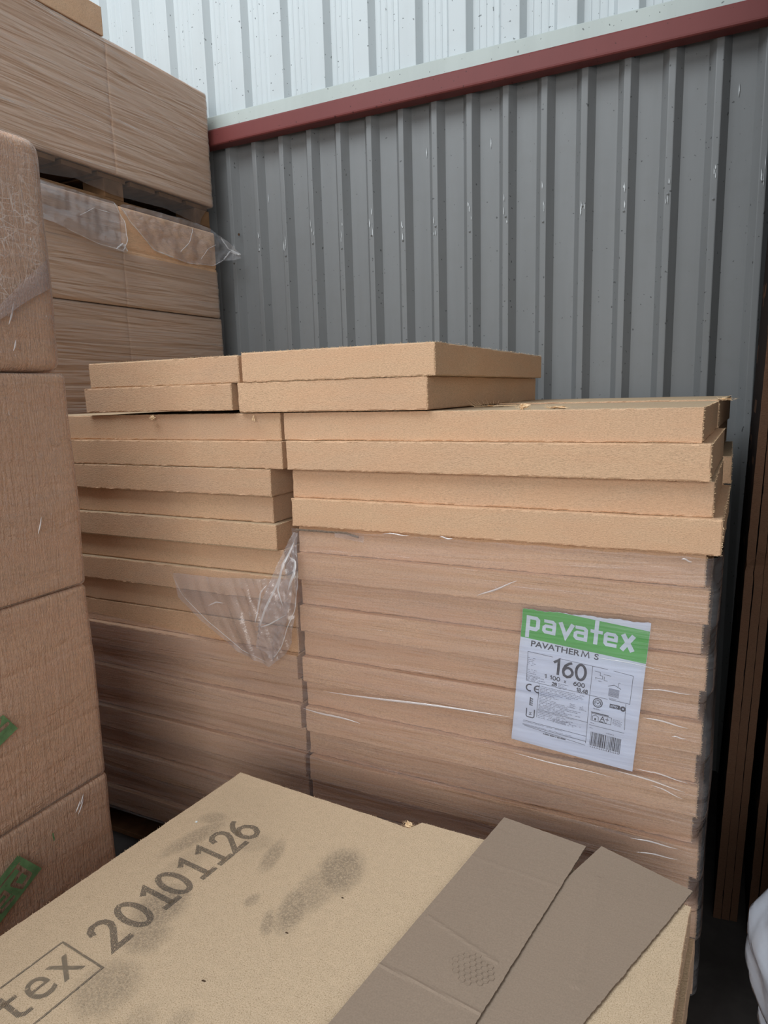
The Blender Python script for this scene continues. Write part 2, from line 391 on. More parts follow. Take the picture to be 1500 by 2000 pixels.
# steel rail with a rounded lower lip, and the off-white flashing above it
def sweep_x(name, prof, xa, xb, mat, nseg=30, amp=.0008):
    V = []; F = []; n = len(prof)
    for s in range(nseg+1):
        x = xa+(xb-xa)*s/nseg
        for (y, z) in prof: V.append((x, y+noise.noise(Vector((x*2, y, z)))*amp, z+noise.noise(Vector((x*2, y, z+9)))*amp))
    for s in range(nseg):
        for i in range(n): a = s*n+i; b = s*n+(i+1) % n; F.append((a, a+n, b+n, b))
    F.append(tuple(range(n))); F.append(tuple(reversed(range(nseg*n, nseg*n+n))))
    return mesh(name, V, F, mat)
z0, z1 = H+1.2015, H+1.274
rail = struct(sweep_x('trim_1', [(2.9615, z1+.004), (2.9615, z0+.002), (2.908, z0), (2.900, z0+.001), (2.896, z0+.005), (2.895, z0+.011), (2.895, z1-.006), (2.898, z1), (2.903, z1+.003)], -4.2, 1.5, M['red']))
led = struct(sweep_x('trim_2', [(2.9615, z1+.078), (2.936, z1+.075), (2.932, z1+.071), (2.930, z1+.006), (2.9615, z1+.006)], -4.2, 1.5, M['ledge'], 60, .0015))
# bare metal rubs and fixings on the crests
V = []; F = []
for i in range(16):
    cx = -2.284+.1563*i; zz = H+.72+RND.uniform(-.03, .03); rnd = random.Random(i)
    for _ in range(3):
        a = rnd.uniform(.012, .05); ww = rnd.uniform(.0012, .003); ox = rnd.uniform(-.008, .008); oz = rnd.uniform(-.06, .05); yy = 3.0-.0398
        n = len(V)
        V += [(cx+ox-ww*.4, yy, zz+oz+a), (cx+ox+ww, yy, zz+oz+a*.5), (cx+ox+ww*.7, yy, zz+oz), (cx+ox-ww*.5, yy, zz+oz+a*.2)]
        V += [(v[0], v[1]+.0012, v[2]) for v in V[n:n+4]]
        F += [(n, n+1, n+2, n+3), (n+4, n+7, n+6, n+5), (n, n+4, n+5, n+1), (n+1, n+5, n+6, n+2), (n+2, n+6, n+7, n+3), (n+3, n+7, n+4, n)]
for (cx, zz) in ((-1.98, .98), (-1.80, .99), (-1.24, 1.02), (-.95, 1.01), (-.03, 1.03), (-2.08, .95)):
    n = len(V); a = .022; ww = .0016; yy = 2.9965
    V += [(cx, yy, H+zz+a), (cx+ww, yy, H+zz), (cx, yy, H+zz-a), (cx-ww, yy, H+zz)]
    V += [(v[0], v[1]+.0035, v[2]) for v in V[n:n+4]]
    F += [(n, n+3, n+2, n+1), (n+4, n+5, n+6, n+7), (n, n+4, n+7, n+3), (n+3, n+7, n+6, n+2), (n+2, n+6, n+5, n+1), (n+1, n+5, n+4, n)]
mesh('paint_scrapes', V, F, M['metal'], wb, label='thin bright scrapes in the grey paint')
V = []; F = []
for k in range(14): V.append((-2.244+.006*cos(k*pi/7), 3.0-.0385, H+.795+.006*sin(k*pi/7)))
for k in range(14): V.append((-2.244+.006*cos(k*pi/7), 3.0-.0360, H+.795+.006*sin(k*pi/7)))
F = [tuple(range(14))]+[(k, (k+1) % 14, 14+(k+1) % 14, 14+k) for k in range(14)]
mesh('bolt_hole', V, F, M['dark'], wb, label='small dark hole')
# screws on the grey wall
for i, (cx, zz) in enumerate([(-2.284+.1563*k, .70+.04*(k % 2)) for k in range(0, 16)]):
    V = []; F = []; n = 8
    for rr, yy in ((.0055, 0), (.0055, -.0015), (.0032, -.0018), (.0032, -.005), (0.0008, -.0055)):
        for k in range(n): V.append((cx+rr*cos(k*pi/4), 3.0-.037+yy, H+zz-.035+rr*sin(k*pi/4)))
    for r in range(4):
        for k in range(n): F.append((r*n+k, r*n+(k+1) % n, (r+1)*n+(k+1) % n, (r+1)*n+k))
    F.append(tuple(range(4*n, 5*n)))
    mesh('screw', V, F, M['wall_grey'], wb)

# ------------------------------------------------------------------ pallets
def pallet(label, x0, x1, y0, y1, z0, z1, along='x', name='wooden_pallet'):
    t = thing(name, label, 'pallet', ((x0+x1)/2, (y0+y1)/2, z0))
    h = z1-z0; dk = min(.02, h*.2)
    n = max(5, int((x1-x0)/.16)) if along == 'x' else max(5, int((y1-y0)/.16))
    for i in range(n):
        if along == 'x': a = x0+(x1-x0)*i/n; b = (a+.008, a+(x1-x0)/n-.02, y0, y1, z1-dk, z1-.001)
        else: a = y0+(y1-y0)*i/n; b = (x0, x1, a+.008, a+(y1-y0)/n-.02, z1-dk, z1-.001)
        V, F = bev_box(b); mesh('deck_board', V, F, M['pallet'], t)
    for j in range(3):
        for i in range(3):
            cx = x0+.06+(x1-x0-.12)*i/2; cy = y0+.055+(y1-y0-.11)*j/2
            V, F = bev_box((cx-.06, cx+.06, cy-.05, cy+.05, z0+dk, z1-dk)); mesh('block', V, F, M['pallet'], t)
        if along == 'x': b = (x0, x1, y0+.005+(y1-y0-.11)*j/2, y0+.105+(y1-y0-.11)*j/2, z0, z0+dk)
        else: b = (x0+(x1-x0-.12)*j/2, x0+.12+(x1-x0-.12)*j/2, y0, y1, z0, z0+dk)
        V, F = bev_box(b); mesh('runner', V, F, M['pallet'], t)
    return t
PZ = [-.049, -.209]+[-.371-.1571*k for k in range(8)]         # board boundaries of the main stack, PZ[9] is its underside
pallet('long low pallet under the film-wrapped main stack of fibreboards', -2.20, -.02, D+.02, D+1.20, 0.0, H+PZ[9]-.002)
pallet('pallet under the loose boards in the foreground', -1.17, -.10, .12, 1.27, 0, H-1.4665)
pallet('pallet on the floor under the near left pile of wrapped bales', -2.58, -1.43, -.03, 1.16, 0, H-1.475)
pallet('pallet bearing the topmost wrapped bale at the back wall', -3.40, -2.31, 1.64, 2.83, H+.790, H+.901, 'y')
pallet('pallet on the floor under the rear left pile of bales', -3.40, -2.31, 1.64, 2.83, 0, H-1.481)

# ------------------------------------------------------------------ main stack, right-hand column
ORD = ['topmost', 'second', 'third', 'fourth', 'fifth', 'sixth', 'seventh', 'eighth', 'ninth']
fr = .018     # depth of the stepped rebate
RU = [(-1.130, -.050, D+.012), (-1.112, -.022, D+fr)]+[(-1.100, -.030, D+fr), (-1.100, -.030, D+fr), (-1.098, -.030, D+fr), (-1.098, -.030, D+fr), (-1.096, -.030, D+fr), (-1.095, -.032, D+fr), (-1.095, -.030, D+fr)]
RL = [(-1.116, -.031, D-.002), (-1.108, -.001, D)]+[(-1.098, -.020, D), (-1.099, -.018, D), (-1.099, -.020, D), (-1.094, -.022, D), (-1.090, -.014, D), (-1.090, -.010, D), (-1.092, -.010, D)]
RLAB = ['topmost big board on the right of the main stack, dusty top with torn tufts',
        'second big board on the right, its loose lower edge jutting just above the clear film',
        'first board under the film on the right, just below the loose ones',
        'right-hand board under film level with the green header of the label',
        'right-hand board under film behind the big number on the white label',
        'right-hand board under film behind the foot of the white label and its barcode',
        'right-hand board under film just below the white label',
        'lowest board seen behind the two cardboard sheets, right side under film',
        'bottom board of the right side resting on the pallet']
for k in range(9):
    zm = (PZ[k]+PZ[k+1])/2 + (.002 if k == 0 else 0)
    u, l = RU[k], RL[k]
    board(RLAB[k], (u[0], u[1], u[2], .574), (l[0], l[1], l[2], .592), PZ[k], zm, PZ[k+1], 11+k, k < 8, group='boards of the right front column of the main stack',
          shear=(.034, .022)[k] if k < 2 else 0)
for k in range(9):   # rear row
    zm = (PZ[k]+PZ[k+1])/2; sx = (.050, .040, -.03, -.02, -.03, -.02, -.03, -.02, -.02)[k]
    lab = ['rear board behind the topmost big board, split corner showing at the right',
           'rear board whose dark end sticks out to the right, just below the split corner'][k] if k < 2 else 'fibreboard of the rear right column against the grey wall, hidden behind the front ones'
    ur, lr = ((-.030, -.036), (.012, -.006))[k] if k < 2 else (-.02+sx, sx)
    board(lab, (ur-1.08, ur, D+.612, .58), (lr-1.09, lr, D+.612, .59), PZ[k]+(.004 if k == 0 else 0), zm, PZ[k+1], 31+k, k < 2,
          group=None if k < 2 else 'hidden rear boards behind the right column', shear=.05 if k == 0 else 0)

# ------------------------------------------------------------------ main stack, left-hand column
LUx = [-1.142, -1.176, -1.166, -1.112, -1.120, -1.116, -1.110, -1.108, -1.108]
LLx = [-1.132, -1.186, -1.156, -1.118, -1.117, -1.113, -1.105, -1.105, -1.105]
LLAB = ['left board directly under the two small top boards, torn flakes on its front',
        'left board set back at its right end, second under the small top boards',
        'left board with a ragged chewed lower edge, just above the hanging flap of film',
        'left board partly behind the hanging clear film flap',
        'left board just below the flap, first one covered by the film',
        'left board under film with a chipped lower edge, second below the flap',
        'left board under film, third below the flap, broken right corner',
        'left board low in the stack, just above the corner of the foreground board',
        'bottom left board standing on the pallet behind the foreground board']
for k in range(9):
    zm = (PZ[k]+PZ[k+1])/2
    flip = k in (1, 2, 3)
    yu, yl = (D-.001, D+fr) if flip else (D+.014 if k == 0 else D+fr, D)
    if k == 3: yu = D+.004
    board(LLAB[k], (-2.205, LUx[k], yu, .574), (-2.20, LLx[k], yl, .574), PZ[k], zm, PZ[k+1], 71+k, k < 8,
          group='boards of the left front column of the main stack', ragged=((0, 0), (0, 0), (.014, .004), (.003, .005), (0, 0), (0, .003), (0, .003), (0, 0), (0, 0))[k],
          mats=[M['fibre_old'], M['fibre_top'], M['tuft']])
for k in range(9):
    zm = (PZ[k]+PZ[k+1])/2
    board('fibreboard of the rear left column, hidden behind the front ones of the stack', (-2.20, -1.13, D+.608, .585), (-2.19, -1.125, D+.608, .595), PZ[k], zm, PZ[k+1], 91+k, False, group='hidden rear boards behind the left column')

# ------------------------------------------------------------------ two narrow boards lying on top
board('short loose board on the very top, right one, next to the corrugated wall', (-1.254, -.661, D-.002, 1.09), (-1.274, -.684, D, 1.09), .121, .0375, -.0475, 121, True, group='short boards on top of the main stack', rot=0)
board('short loose board on the very top, left one, dustier and darker at its left end', (-1.868, -1.268, D+.002, 1.09), (-1.894, -1.296, D-.002, 1.09), .116, .037, -.041, 123, True, group='short boards on top of the main stack',
      mats=[M['fibre_old'], M['fibre_top'], M['tuft']])

# ------------------------------------------------------------------ foreground pile
def prism(name, out, z0, z1, mats, parent=None, step=.008, amp=.0012, e=.0015, seed=1, smooth=False, loc=None, fuzz=0):
    P = []
    for i in range(len(out)):
        a = Vector(out[i]); b = Vector(out[(i+1) % len(out)]); n = max(1, int((b-a).length/step))
        for s in range(n): P.append(a.lerp(b, s/n))
    n = len(P); N = []
    for i in range(n):
        t = (P[(i+1) % n]-P[i-1]).normalized(); N.append(Vector((t.y, -t.x)))
    V = []; F = []; MI = []
    zs = [(z0, e), (z0+e, 0)]+([((z0+z1)/2, 0)] if z1-z0 > .02 else [])+[(z1-e, 0), (z1, e)]
    for (z, ins) in zs:
        for i in range(n):
            k = noise.noise(Vector((P[i].x*60, P[i].y*60, z*120+seed)))*amp+noise.noise(Vector((P[i].x*9, P[i].y*9, z*9+seed)))*amp
            q = P[i]-N[i]*(ins-k); V.append((q.x, q.y, z))
    r = len(zs)
    for j in range(r-1):
        for i in range(n): F.append((j*n+i, j*n+(i+1) % n, (j+1)*n+(i+1) % n, (j+1)*n+i)); MI.append(0)
    F.append(tuple((r-1)*n+i for i in range(n))); MI.append(1)
    F.append(tuple(reversed(range(n)))); MI.append(1)
    if fuzz:
        rnd = random.Random(seed)
        for _ in range(fuzz):
            i = rnd.randrange(n); c = Vector((P[i].x, P[i].y, z1-.0006)); o = Vector((N[i].x, N[i].y, 0))
            d = (o+Vector((rnd.uniform(-.7, .7), rnd.uniform(-.7, .7), rnd.uniform(-.2, .6)))).normalized()*rnd.uniform(.001, .004)
            s = Vector((-o.y, o.x, 0))*.0004; b = len(V)
            V += [tuple(c-s), tuple(c+s), tuple(c+d)]; F.append((b, b+1, b+2)); MI.append(2)
    return mesh(name, V, F, mats, parent, MI, smooth, loc=loc)
zt = H-.985
outl = [(-.086, .05), (-.018, 1.306), (-.21, 1.320), (-.44, 1.339), (-.592, 1.341), (-.603, 1.322), (-.612, 1.309), (-.70, 1.317), (-.86, 1.327), (-1.118, 1.346), (-1.236, .05)]
big = thing('fibreboard', 'large board in the foreground with dirty shoe marks and a printed number', 'insulation board', (-.65, .7, zt-.06), 0, 'loose boards of the foreground pile')
prism('layer', outl, zt-.0595, zt, [M['fibre'], M['bigboard'], M['tuft']], big, .006, .0014, .0012, 3, fuzz=900).data.transform(Matrix.Translation(Vector(big.location)))
lay = big.children[0]; lay.location = -Vector(big.location)          # keep metric coordinates for the dirt marks
for k in range(1, 8):
    dx = (.012, -.004, .006, .0, .008, -.006, .002)[k-1]
    o2 = [(-.086+dx, .05), (-.020+dx, 1.300), (-1.118+dx, 1.338), (-1.230+dx, .05)]
    t = thing('fibreboard', ['second board of the foreground pile, its right side jutting slightly past the top one', 'third board down in the foreground pile, below the jutting one', 'fourth board down in the foreground pile, mid-height of its right side',
              'fifth board down in the foreground pile', 'sixth board down in the foreground pile', 'seventh board down in the foreground pile, last but one above the pallet', 'lowest board of the foreground pile, lying on its pallet'][k-1],
              'insulation board', (-.65+dx, .7, zt-.06*(k+1)), 0, 'loose boards of the foreground pile')
    prism('layer', o2, zt-.06*(k+1)+.0004, zt-.06*k-.0006, [M['fibre_old'], M['fibre_top'], M['tuft']], t, .02, .0016, .002, 10+k)

# ------------------------------------------------------------------ text
def text_mesh(body, x0, x1, y0, y1, bold=0.0, keep=False):
    cu = bpy.data.curves.new('tmp', 'FONT'); cu.body = body; cu.size = 1.0; cu.offset = bold; cu.resolution_u = 5
    ob = bpy.data.objects.new('tmp', cu); me = bpy.data.meshes.new_from_object(ob)
    vs_ = [v.co.copy() for v in me.vertices]; fs = [tuple(p.vertices) for p in me.polygons]
    bpy.data.objects.remove(ob); bpy.data.curves.remove(cu); bpy.data.meshes.remove(me)
    ax, bx = min(v.x for v in vs_), max(v.x for v in vs_); ay, by = min(v.y for v in vs_), max(v.y for v in vs_)
    return [(x0+(v.x-ax)/(bx-ax)*(x1-x0), y0+(v.y-ay)/(by-ay)*(y1-y0)) for v in vs_], fs
def stroke(V, F, pts, wd, closed=False):
    """flat thick polyline with mitred joints"""
    P = [Vector(p) for p in pts]; n = len(P); L = []; R = []
    for i in range(n):
        if closed or 0 < i < n-1:
            a = (P[i]-P[i-1]).normalized(); b = (P[(i+1) % n]-P[i]).normalized()
        elif i == 0: a = b = (P[1]-P[0]).normalized()
        else: a = b = (P[-1]-P[-2]).normalized()
        m = a+b; m = Vector((-m.y, m.x)).normalized(); c = max(.45, m.dot(Vector((-a.y, a.x))))
        L.append(P[i]+m*wd/2/c); R.append(P[i]-m*wd/2/c)
    s = len(V); V += [tuple(p) for p in L]+[tuple(p) for p in R]
    for i in range(n if closed else n-1):
        j = (i+1) % n; F.append((s+i, s+j, s+n+j, s+n+i))
def add(V, F, v, f): s = len(V); V += v; F += [tuple(s+i for i in g) for g in f]
GL = {'0': [([(.31+.28*cos(a*pi/10), .5+.48*sin(a*pi/10)) for a in range(20)], True)],
      '1': [([(.10, .76), (.40, .97), (.40, .02)], False)],
      'I': [([(.10, .78), (.36, .96), (.36, .03)], False), ([(.06, .03), (.66, .03)], False)],
      '2': [([(.05, .72), (.10, .88), (.24, .97), (.42, .97), (.56, .88), (.60, .72), (.52, .55), (.07, .04), (.64, .04)], False)],
      '4': [([(.46, 0), (.46, .97), (.04, .28), (.66, .28)], False)],
      '6': [([(.54, .95), (.36, .88), (.16, .70), (.06, .46), (.05, .28), (.12, .10), (.30, .02), (.48, .08), (.60, .24), (.60, .38), (.50, .54), (.32, .60), (.14, .52), (.07, .40)], False)],
      '8': [([(.31+.22*cos(a*pi/8), .75+.22*sin(a*pi/8)) for a in range(16)], True), ([(.31+.27*cos(a*pi/8), .27+.25*sin(a*pi/8)) for a in range(16)], True)],
      ',': [([(.20, .10), (.10, -.12)], False)]}
def glyphs(V, F, body, x0, x1, y0, y1, wd):
    adv = {' ': .38, ',': .34, '1': .66}; tot = sum(adv.get(c, .78) for c in body)-.14; h = y1-y0; sx = (x1-x0)/tot; x = x0
    for c in body:
        for pts, cl in GL.get(c, []): stroke(V, F, [(x+px*sx, y0+py*h) for px, py in pts], wd, cl)
        x += adv.get(c, .78)*sx
def rect(V, F, x0, x1, y0, y1): add(V, F, [(x0, y0), (x1, y0), (x1, y1), (x0, y1)], [(0, 1, 2, 3)])

# printed number and boxed name on the foreground board: local x = reading direction
pd = radians(84.6)
def pr(u, v): return (-.948+u*cos(pd)-v*sin(pd), .762+u*sin(pd)+v*cos(pd))
prt = bpy.data.objects.new('printed_number', None)
V = []; F = []
for ch, ux in zip('20101126', (0, .058, .114, .158, .212, .262, .312, .360)):
    for pts, cl in GL['I' if ch == '1' else ch]: stroke(V, F, [(ux+p_[0]*.068, .003+p_[1]*.088) for p_ in pts], .0125, cl)
bx = -.042
for ch, u0, u1, h in (('x', -.088, -.046, .056), ('e', -.136, -.096, .056)):
    a, f = text_mesh(ch, u0, u1, .018, .018+h, 0.0); add(V, F, a, f)
stroke(V, F, [(-.165, .084), (-.165, .026), (-.158, .020), (-.145, .020)], .009); stroke(V, F, [(-.178, .066), (-.145, .066)], .009)
stroke(V, F, [(-.60, .104), (-.034, .104), (-.034, -.012), (-.60, -.012)], .0045)
for ch, u0 in (('a', -.225), ('v', -.272), ('a', -.32), ('p', -.366)):
    a, f = text_mesh(ch, u0, u0+.04, .018 if ch != 'p' else -.002, .074, 0.0); add(V, F, a, f)
pm = bpy.data.meshes.new('printed_number'); pm.from_pydata([(p[0], p[1], 0) for p in V], [], F); pm.materials.append(M['hatch'])
po = bpy.data.objects.new('printed_number', pm); COL.objects.link(po); po.parent = big
po.matrix_local = Matrix.Translation(Vector((-.948, .762, zt+.0004))-Vector(big.location)) @ Matrix.Rotation(pd, 4, 'Z')
po['label'] = 'hatched dark inkjet digits and boxed lettering'

# ------------------------------------------------------------------ white label on the main stack
lab = thing('pallet_label', 'white paper label with green header and barcode under the film', 'label', (-.4615, D-.006, H-.8875))
LA = radians(-4.43); lu = Vector((cos(LA), 0, sin(LA))); lv = Vector((-sin(LA), 0, cos(LA)))
def lab_part(name, V2, F2, mat, d, text=None, under=None):
    base = Vector(lab.location)
    def wob(u, v): return .0012*sin(v*.055+.4)+.0008*sin(v*.13+u*.01)
    bm = bmesh.new(); bv = [bm.verts.new((u, v, 0)) for (u, v) in V2]
    for f in F2:
        try: bm.faces.new([bv[i] for i in f])
        except ValueError: pass
    if mat is not M['label'] or len(F2) < 2000:
        for c in range(6, 376, 6): bmesh.ops.bisect_plane(bm, geom=bm.verts[:]+bm.edges[:]+bm.faces[:], plane_co=(0, c, 0), plane_no=(0, 1, 0))
        for c in range(20, 297, 30): bmesh.ops.bisect_plane(bm, geom=bm.verts[:]+bm.edges[:]+bm.faces[:], plane_co=(c, 0, 0), plane_no=(1, 0, 0))
    bm.verts.index_update(); V2 = [(v.co.x, v.co.y) for v in bm.verts]; F2 = [tuple(v.index for v in f.verts) for f in bm.faces]; bm.free()
    V3 = [tuple(base+lu*(u/1000)+lv*(v/1000)+Vector((0, -d-wob(u, v), 0))) for (u, v) in V2]
    return mesh(name, V3, F2, mat, lab, label=text)
def lgrid(poly_top, poly_bot, x0, x1, nx=40, ny=60):
    V = []; F = []
    for i in range(nx+1):
        u = x0+(x1-x0)*i/nx; a, b = poly_bot(u), poly_top(u)
        for j in range(ny+1): V.append((u, a+(b-a)*j/ny))
    for i in range(nx):
        for j in range(ny): a = i*(ny+1)+j; F.append((a, a+ny+1, a+ny+2, a+1))
    return V, F
cut = lambda u: 352.8+u*.0765+1.2*sin(u*.09)+.8*sin(u*.31)
V, F = lgrid(cut, lambda u: 0, 0, 297); pap = lab_part('paper', V, F, M['label'], 0)
sol = pap.modifiers.new('thick', 'SOLIDIFY'); sol.thickness = .0004; sol.offset = 1
gt = lambda u: min(cut(u)-.2, 360.2-(u-93)*.025)
V, F = lgrid(gt, lambda u: 279-u*.01, 0.4, 296.6, 60, 12); lab_part('green_header', V, F, M['green'], .0007, 'green band across the top')
V = []; F = []; S = 9.6
stroke(V, F, [(16, 281), (16, 333.5), (36, 333.5), (40.5, 329), (40.5, 310), (36, 305.5), (16, 305.5)], S)
for o in (0, 75.5):
    stroke(V, F, [(55+o, 332), (76+o, 332), (80.5+o, 328), (80.5+o, 299.5)], 8.6)
    stroke(V, F, [(80.5+o, 304), (60+o, 304), (56+o, 307.5), (56+o, 315.5), (60+o, 319), (80.5+o, 319)], 8.2)
stroke(V, F, [(94.5, 336.5), (109.5, 302), (124.5, 336.5)], 10.2)
stroke(V, F, [(179.4, 359.5), (179.4, 298)], 9.6); stroke(V, F, [(166, 330), (194.5, 330)], 8.6)
stroke(V, F, [(228, 303.5), (205, 303.5), (201.5, 307), (201.5, 326.5), (205, 330.5), (221, 330.5), (225, 326.5), (225, 317), (202, 317)], 8.6)
stroke(V, F, [(239.5, 337), (264, 297.5)], 10.8); stroke(V, F, [(264, 337), (239.5, 297.5)], 10.8)
V = [(p[0], min(p[1], gt(p[0])-.2)) for p in V]
lab_part('white_lettering', V, F, M['label'], .0011, 'white lettering on the green band')
def tx(body, x0, x1, y0, y1, bold=.0, mat='ink', name='printed_text'):
    v, f = text_mesh(body, x0, x1, y0, y1, bold); return lab_part(name, v, f, M[mat], .0009)
tx('PAVATHER', 28, 147, 260.3, 275, .018)
V = []; F = []; stroke(V, F, [(151, 260.3), (153.5, 275), (160, 263), (166.5, 275), (169, 260.3)], 2.5); lab_part('printed_text', V, F, M['ink'], .0009)
tx('S', 181, 191, 260.3, 275.2, .018)
V = []; F = []; glyphs(V, F, '160', 84, 167, 199.5, 241, 6.4); lab_part('printed_text', V, F, M['ink'], .0009)
V = []; F = []
for b, x0, x1, y0, y1 in (('1 100', 67, 106.5, 184.3, 194.6), ('x', 116, 122, 183, 190), ('600', 139.5, 166.3, 182.7, 193.4), ('28', 88, 100, 170, 178), ('18,48', 147, 174.5, 168.6, 178.4),
                          ('EPD', 230.8, 248, 151, 155.4), ('A+', 210, 230.5, 108.8, 121)):
    if b == 'EPD': continue
    if b[0] in '1628': glyphs(V, F, b, x0, x1, y0, y1, 2.1)
    else: v, f = text_mesh(b, x0, x1, y0, y1, .006); add(V, F, v, f)
lab_part('printed_text', V, F, M['ink'], .0009)
V = []; F = []   # CE mark, class E, drop symbol
arc = lambda cx, cy, r, a0, a1, n=14: [(cx+r*cos(radians(a0+(a1-a0)*i/n)), cy+r*sin(radians(a0+(a1-a0)*i/n))) for i in range(n+1)]
stroke(V, F, arc(35, 151, 8.6, 65, 295), 3.2); stroke(V, F, arc(55.5, 151, 8.6, 65, 295), 3.2); stroke(V, F, [(47, 151), (58, 151)], 2.6)
stroke(V, F, [(39, 104), (39, 126)], 2.6)
for y in (105.5, 111, 116.5, 122): stroke(V, F, [(39, y), (46, y)], 2.8)
stroke(V, F, [(31.5, 94), (31.5, 74), (34.5, 71), (48.5, 71), (51.5, 74), (51.5, 94)], 2.4); rect(V, F, 38, 45, 77, 79); stroke(V, F, [(39, 84), (41.5, 81), (44, 84)], 1.6)
lab_part('mark', V, F, M['ink'], .0009, 'dark conformity marks')
V = []; F = []   # thin frame lines
for p in ([(22.6, 245.5), (84, 244.6)], [(98, 244.4), (215, 243)], [(228, 242.6), (272.9, 240.3), (272.6, 167.8), (226, 168)], [(180.1, 243.3), (180.2, 169.6), (183.1, 41.9)], [(22.6, 245.5), (24, 168)],
          [(24, 167.5), (222, 167.2)], [(25, 48), (182.6, 46)], [(60, 98), (182, 96)], [(26, 60), (182, 59)], [(58, 165), (58, 75)], [(264, 167), (268, 100)], [(186, 92), (268, 92)], [(30, 46), (182, 36)],
          [(186, 232), (199, 231.5), (199, 223), (205, 223), (205, 214.5), (188, 215)], [(207, 228), (224, 228)], [(209, 222), (209, 212.5), (217, 212.5)]): stroke(V, F, p, .9)
stroke(V, F, [(219.8, 200.5), (233, 206.5), (249.5, 199.5)], 1.2); stroke(V, F, [(243, 204), (243, 214), (247, 214)], .7)
stroke(V, F, arc(200.7, 153, 10.6, 0, 360, 28), 2.0); stroke(V, F, arc(200.7, 153, 7.6, 0, 360, 22), .8); stroke(V, F, [(195, 150), (195, 155), (201, 159), (207, 155), (207, 150)], 1.2); stroke(V, F, [(198, 154), (201, 150.5), (205, 156)], 1.4)
stroke(V, F, [(189.5, 104.5), (189.5, 123), (236, 123), (236, 104.5), (189.5, 104.5)], .9)
stroke(V, F, [(193, 106), (192, 116), (199, 120.5), (206, 116), (206, 106)], 1.0); rect(V, F, 197, 201, 106.5, 112)
rect(V, F, 188, 229, 124.5, 127.5); rect(V, F, 208, 218, 104.8, 107.6); rect(V, F, 219.5, 221.5, 104.8, 107.3); rect(V, F, 223, 226, 104.8, 107.3)
lab_part('frame_lines', V, F, M['ink'], .0009)
V = []; F = []
for k in range(9): stroke(V, F, [(222.3, 177.5+k*2.3), (246.3, 176.6+k*2.3)], 1.5)
rows = []
rnd = random.Random(9)
def lines(x0, x1, y0, y1, n, th=1.3, drop=.12):
    for k in range(n):
        y = y0+(y1-y0)*k/max(1, n-1); x = x0; end = x1-rnd.random()*(x1-x0)*.45
        while x < end:
            L = rnd.uniform(2, 7); L = min(L, end-x)
            if rnd.random() > drop: rect(V, F, x, x+L, y-th/2, y+th/2)
            x += L+1.0
lines(24, 48, 229, 210, 5); lines(25, 50, 198, 188, 3); lines(24, 72, 182, 170, 5, 1.4); lines(103, 130, 178, 166, 4, 1.2)
lines(61, 178, 161, 146, 5); lines(61, 110, 141, 128, 4); lines(61, 178, 124, 101, 7); lines(61, 150, 94, 76, 5); lines(99, 178, 82, 74, 3)
lines(136, 150, 134, 126, 3); lines(160, 170, 135, 127, 3); lines(25, 182, 57, 50, 2, 1.0); lines(188, 205, 212, 208, 2); lines(189, 203, 98, 98, 1); lines(192, 214, 138, 136, 2, 1.0)
lines(239, 268, 120, 106, 6, 1.0, .05); lines(225, 246, 170, 172, 2, .9); lines(188, 200, 84, 84, 1); lines(222, 246, 80, 80, 1, 1.6)
lab_part('fine_print', V, F, M['ink_light'], .0009)
V = []; F = []; x = 192; rnd = random.Random(4)
while x < 264.5:
    b = rnd.choice((.7, .7, 1.3, 2.0, 2.6)); rect(V, F, x, min(x+b, 265), 40 if rnd.random() > .15 else 36, 74); x += b+rnd.choice((.7, .8, 1.3, 1.9))
v, f = text_mesh('7 611300 000046', 186.5, 263, 35, 39, .0); 
for k in range(13): rect(V, F, 194+k*5.4, 197.3+k*5.4, 35, 35.9); rect(V, F, 194+k*5.4, 195+k*5.4, 35, 38.6)
lab_part('barcode', V, F, M['ink'], .0009)
V = []; F = []; x = 78.6; rnd = random.Random(12)
while x < 136: b = rnd.uniform(1.2, 2.4); rect(V, F, x, x+b, 35, 38.4); x += b+rnd.choice((.5, .5, 2.0))
rect(V, F, 228.5, 252, 148.6, 158.2); stroke(V, F, arc(259, 152.5, 4.2, 0, 360, 16), 4.2)
lab_part('printed_badge', V, F, M['ink'], .0009)
v, f = text_mesh('EPD', 230.8, 247, 150.8, 156, .01); lab_part('badge_text', v, f, M['label'], .0013)

# ------------------------------------------------------------------ film round the main stack
def ridged(p): return 1-abs(noise.noise(p))*2
def film_y(x, z):
    zz = (z-H)
    k = (PZ[2]-zz)/.1571; fr_ = k-math.floor(k)          # 0 top of a board, 1 its underside
    inn = .005*max(0, sin(pi*min(1, fr_/.5)))*(1 if fr_ < .5 else 0)
    wv = noise.noise(Vector((x*1.3, z*26+x*3.0, 2)))*.0016+noise.noise(Vector((x*3, z*75+x*9, 7)))*.0006
    side = 0
    inn *= (.25+.75*side) if -.50 < x < -.12 else (.6+.3*side)
    if -.50 < x < -.12 and zz < -.5: inn *= .1; wv *= .5
    return D-.0125+inn+wv
def film_side(y, z):
    zz = z-H; k = (PZ[2]-zz)/.1571; fr_ = k-math.floor(k)
    pull = .014*exp(-((y-D)/.05)**2)*(sin(pi*fr_*2) if fr_ < .5 else -.15)
    return -.006-pull+(.008+.008*noise.noise(Vector((y*3, z*5, 1))))*min(1, (y-D+.01)/.06)
V = []; F = []
def addgrid(rows_):
    s = len(V); n = len(rows_[0])
    for r in rows_: V.extend(r)
    for i in range(len(rows_)-1):
        for j in range(n-1): a = s+i*n+j; F.append((a, a+1, a+n+1, a+n))
xs = stations(-1.104, -.030, .016); zlow = H+PZ[9]+.003
nz_ = 190
rows_ = []
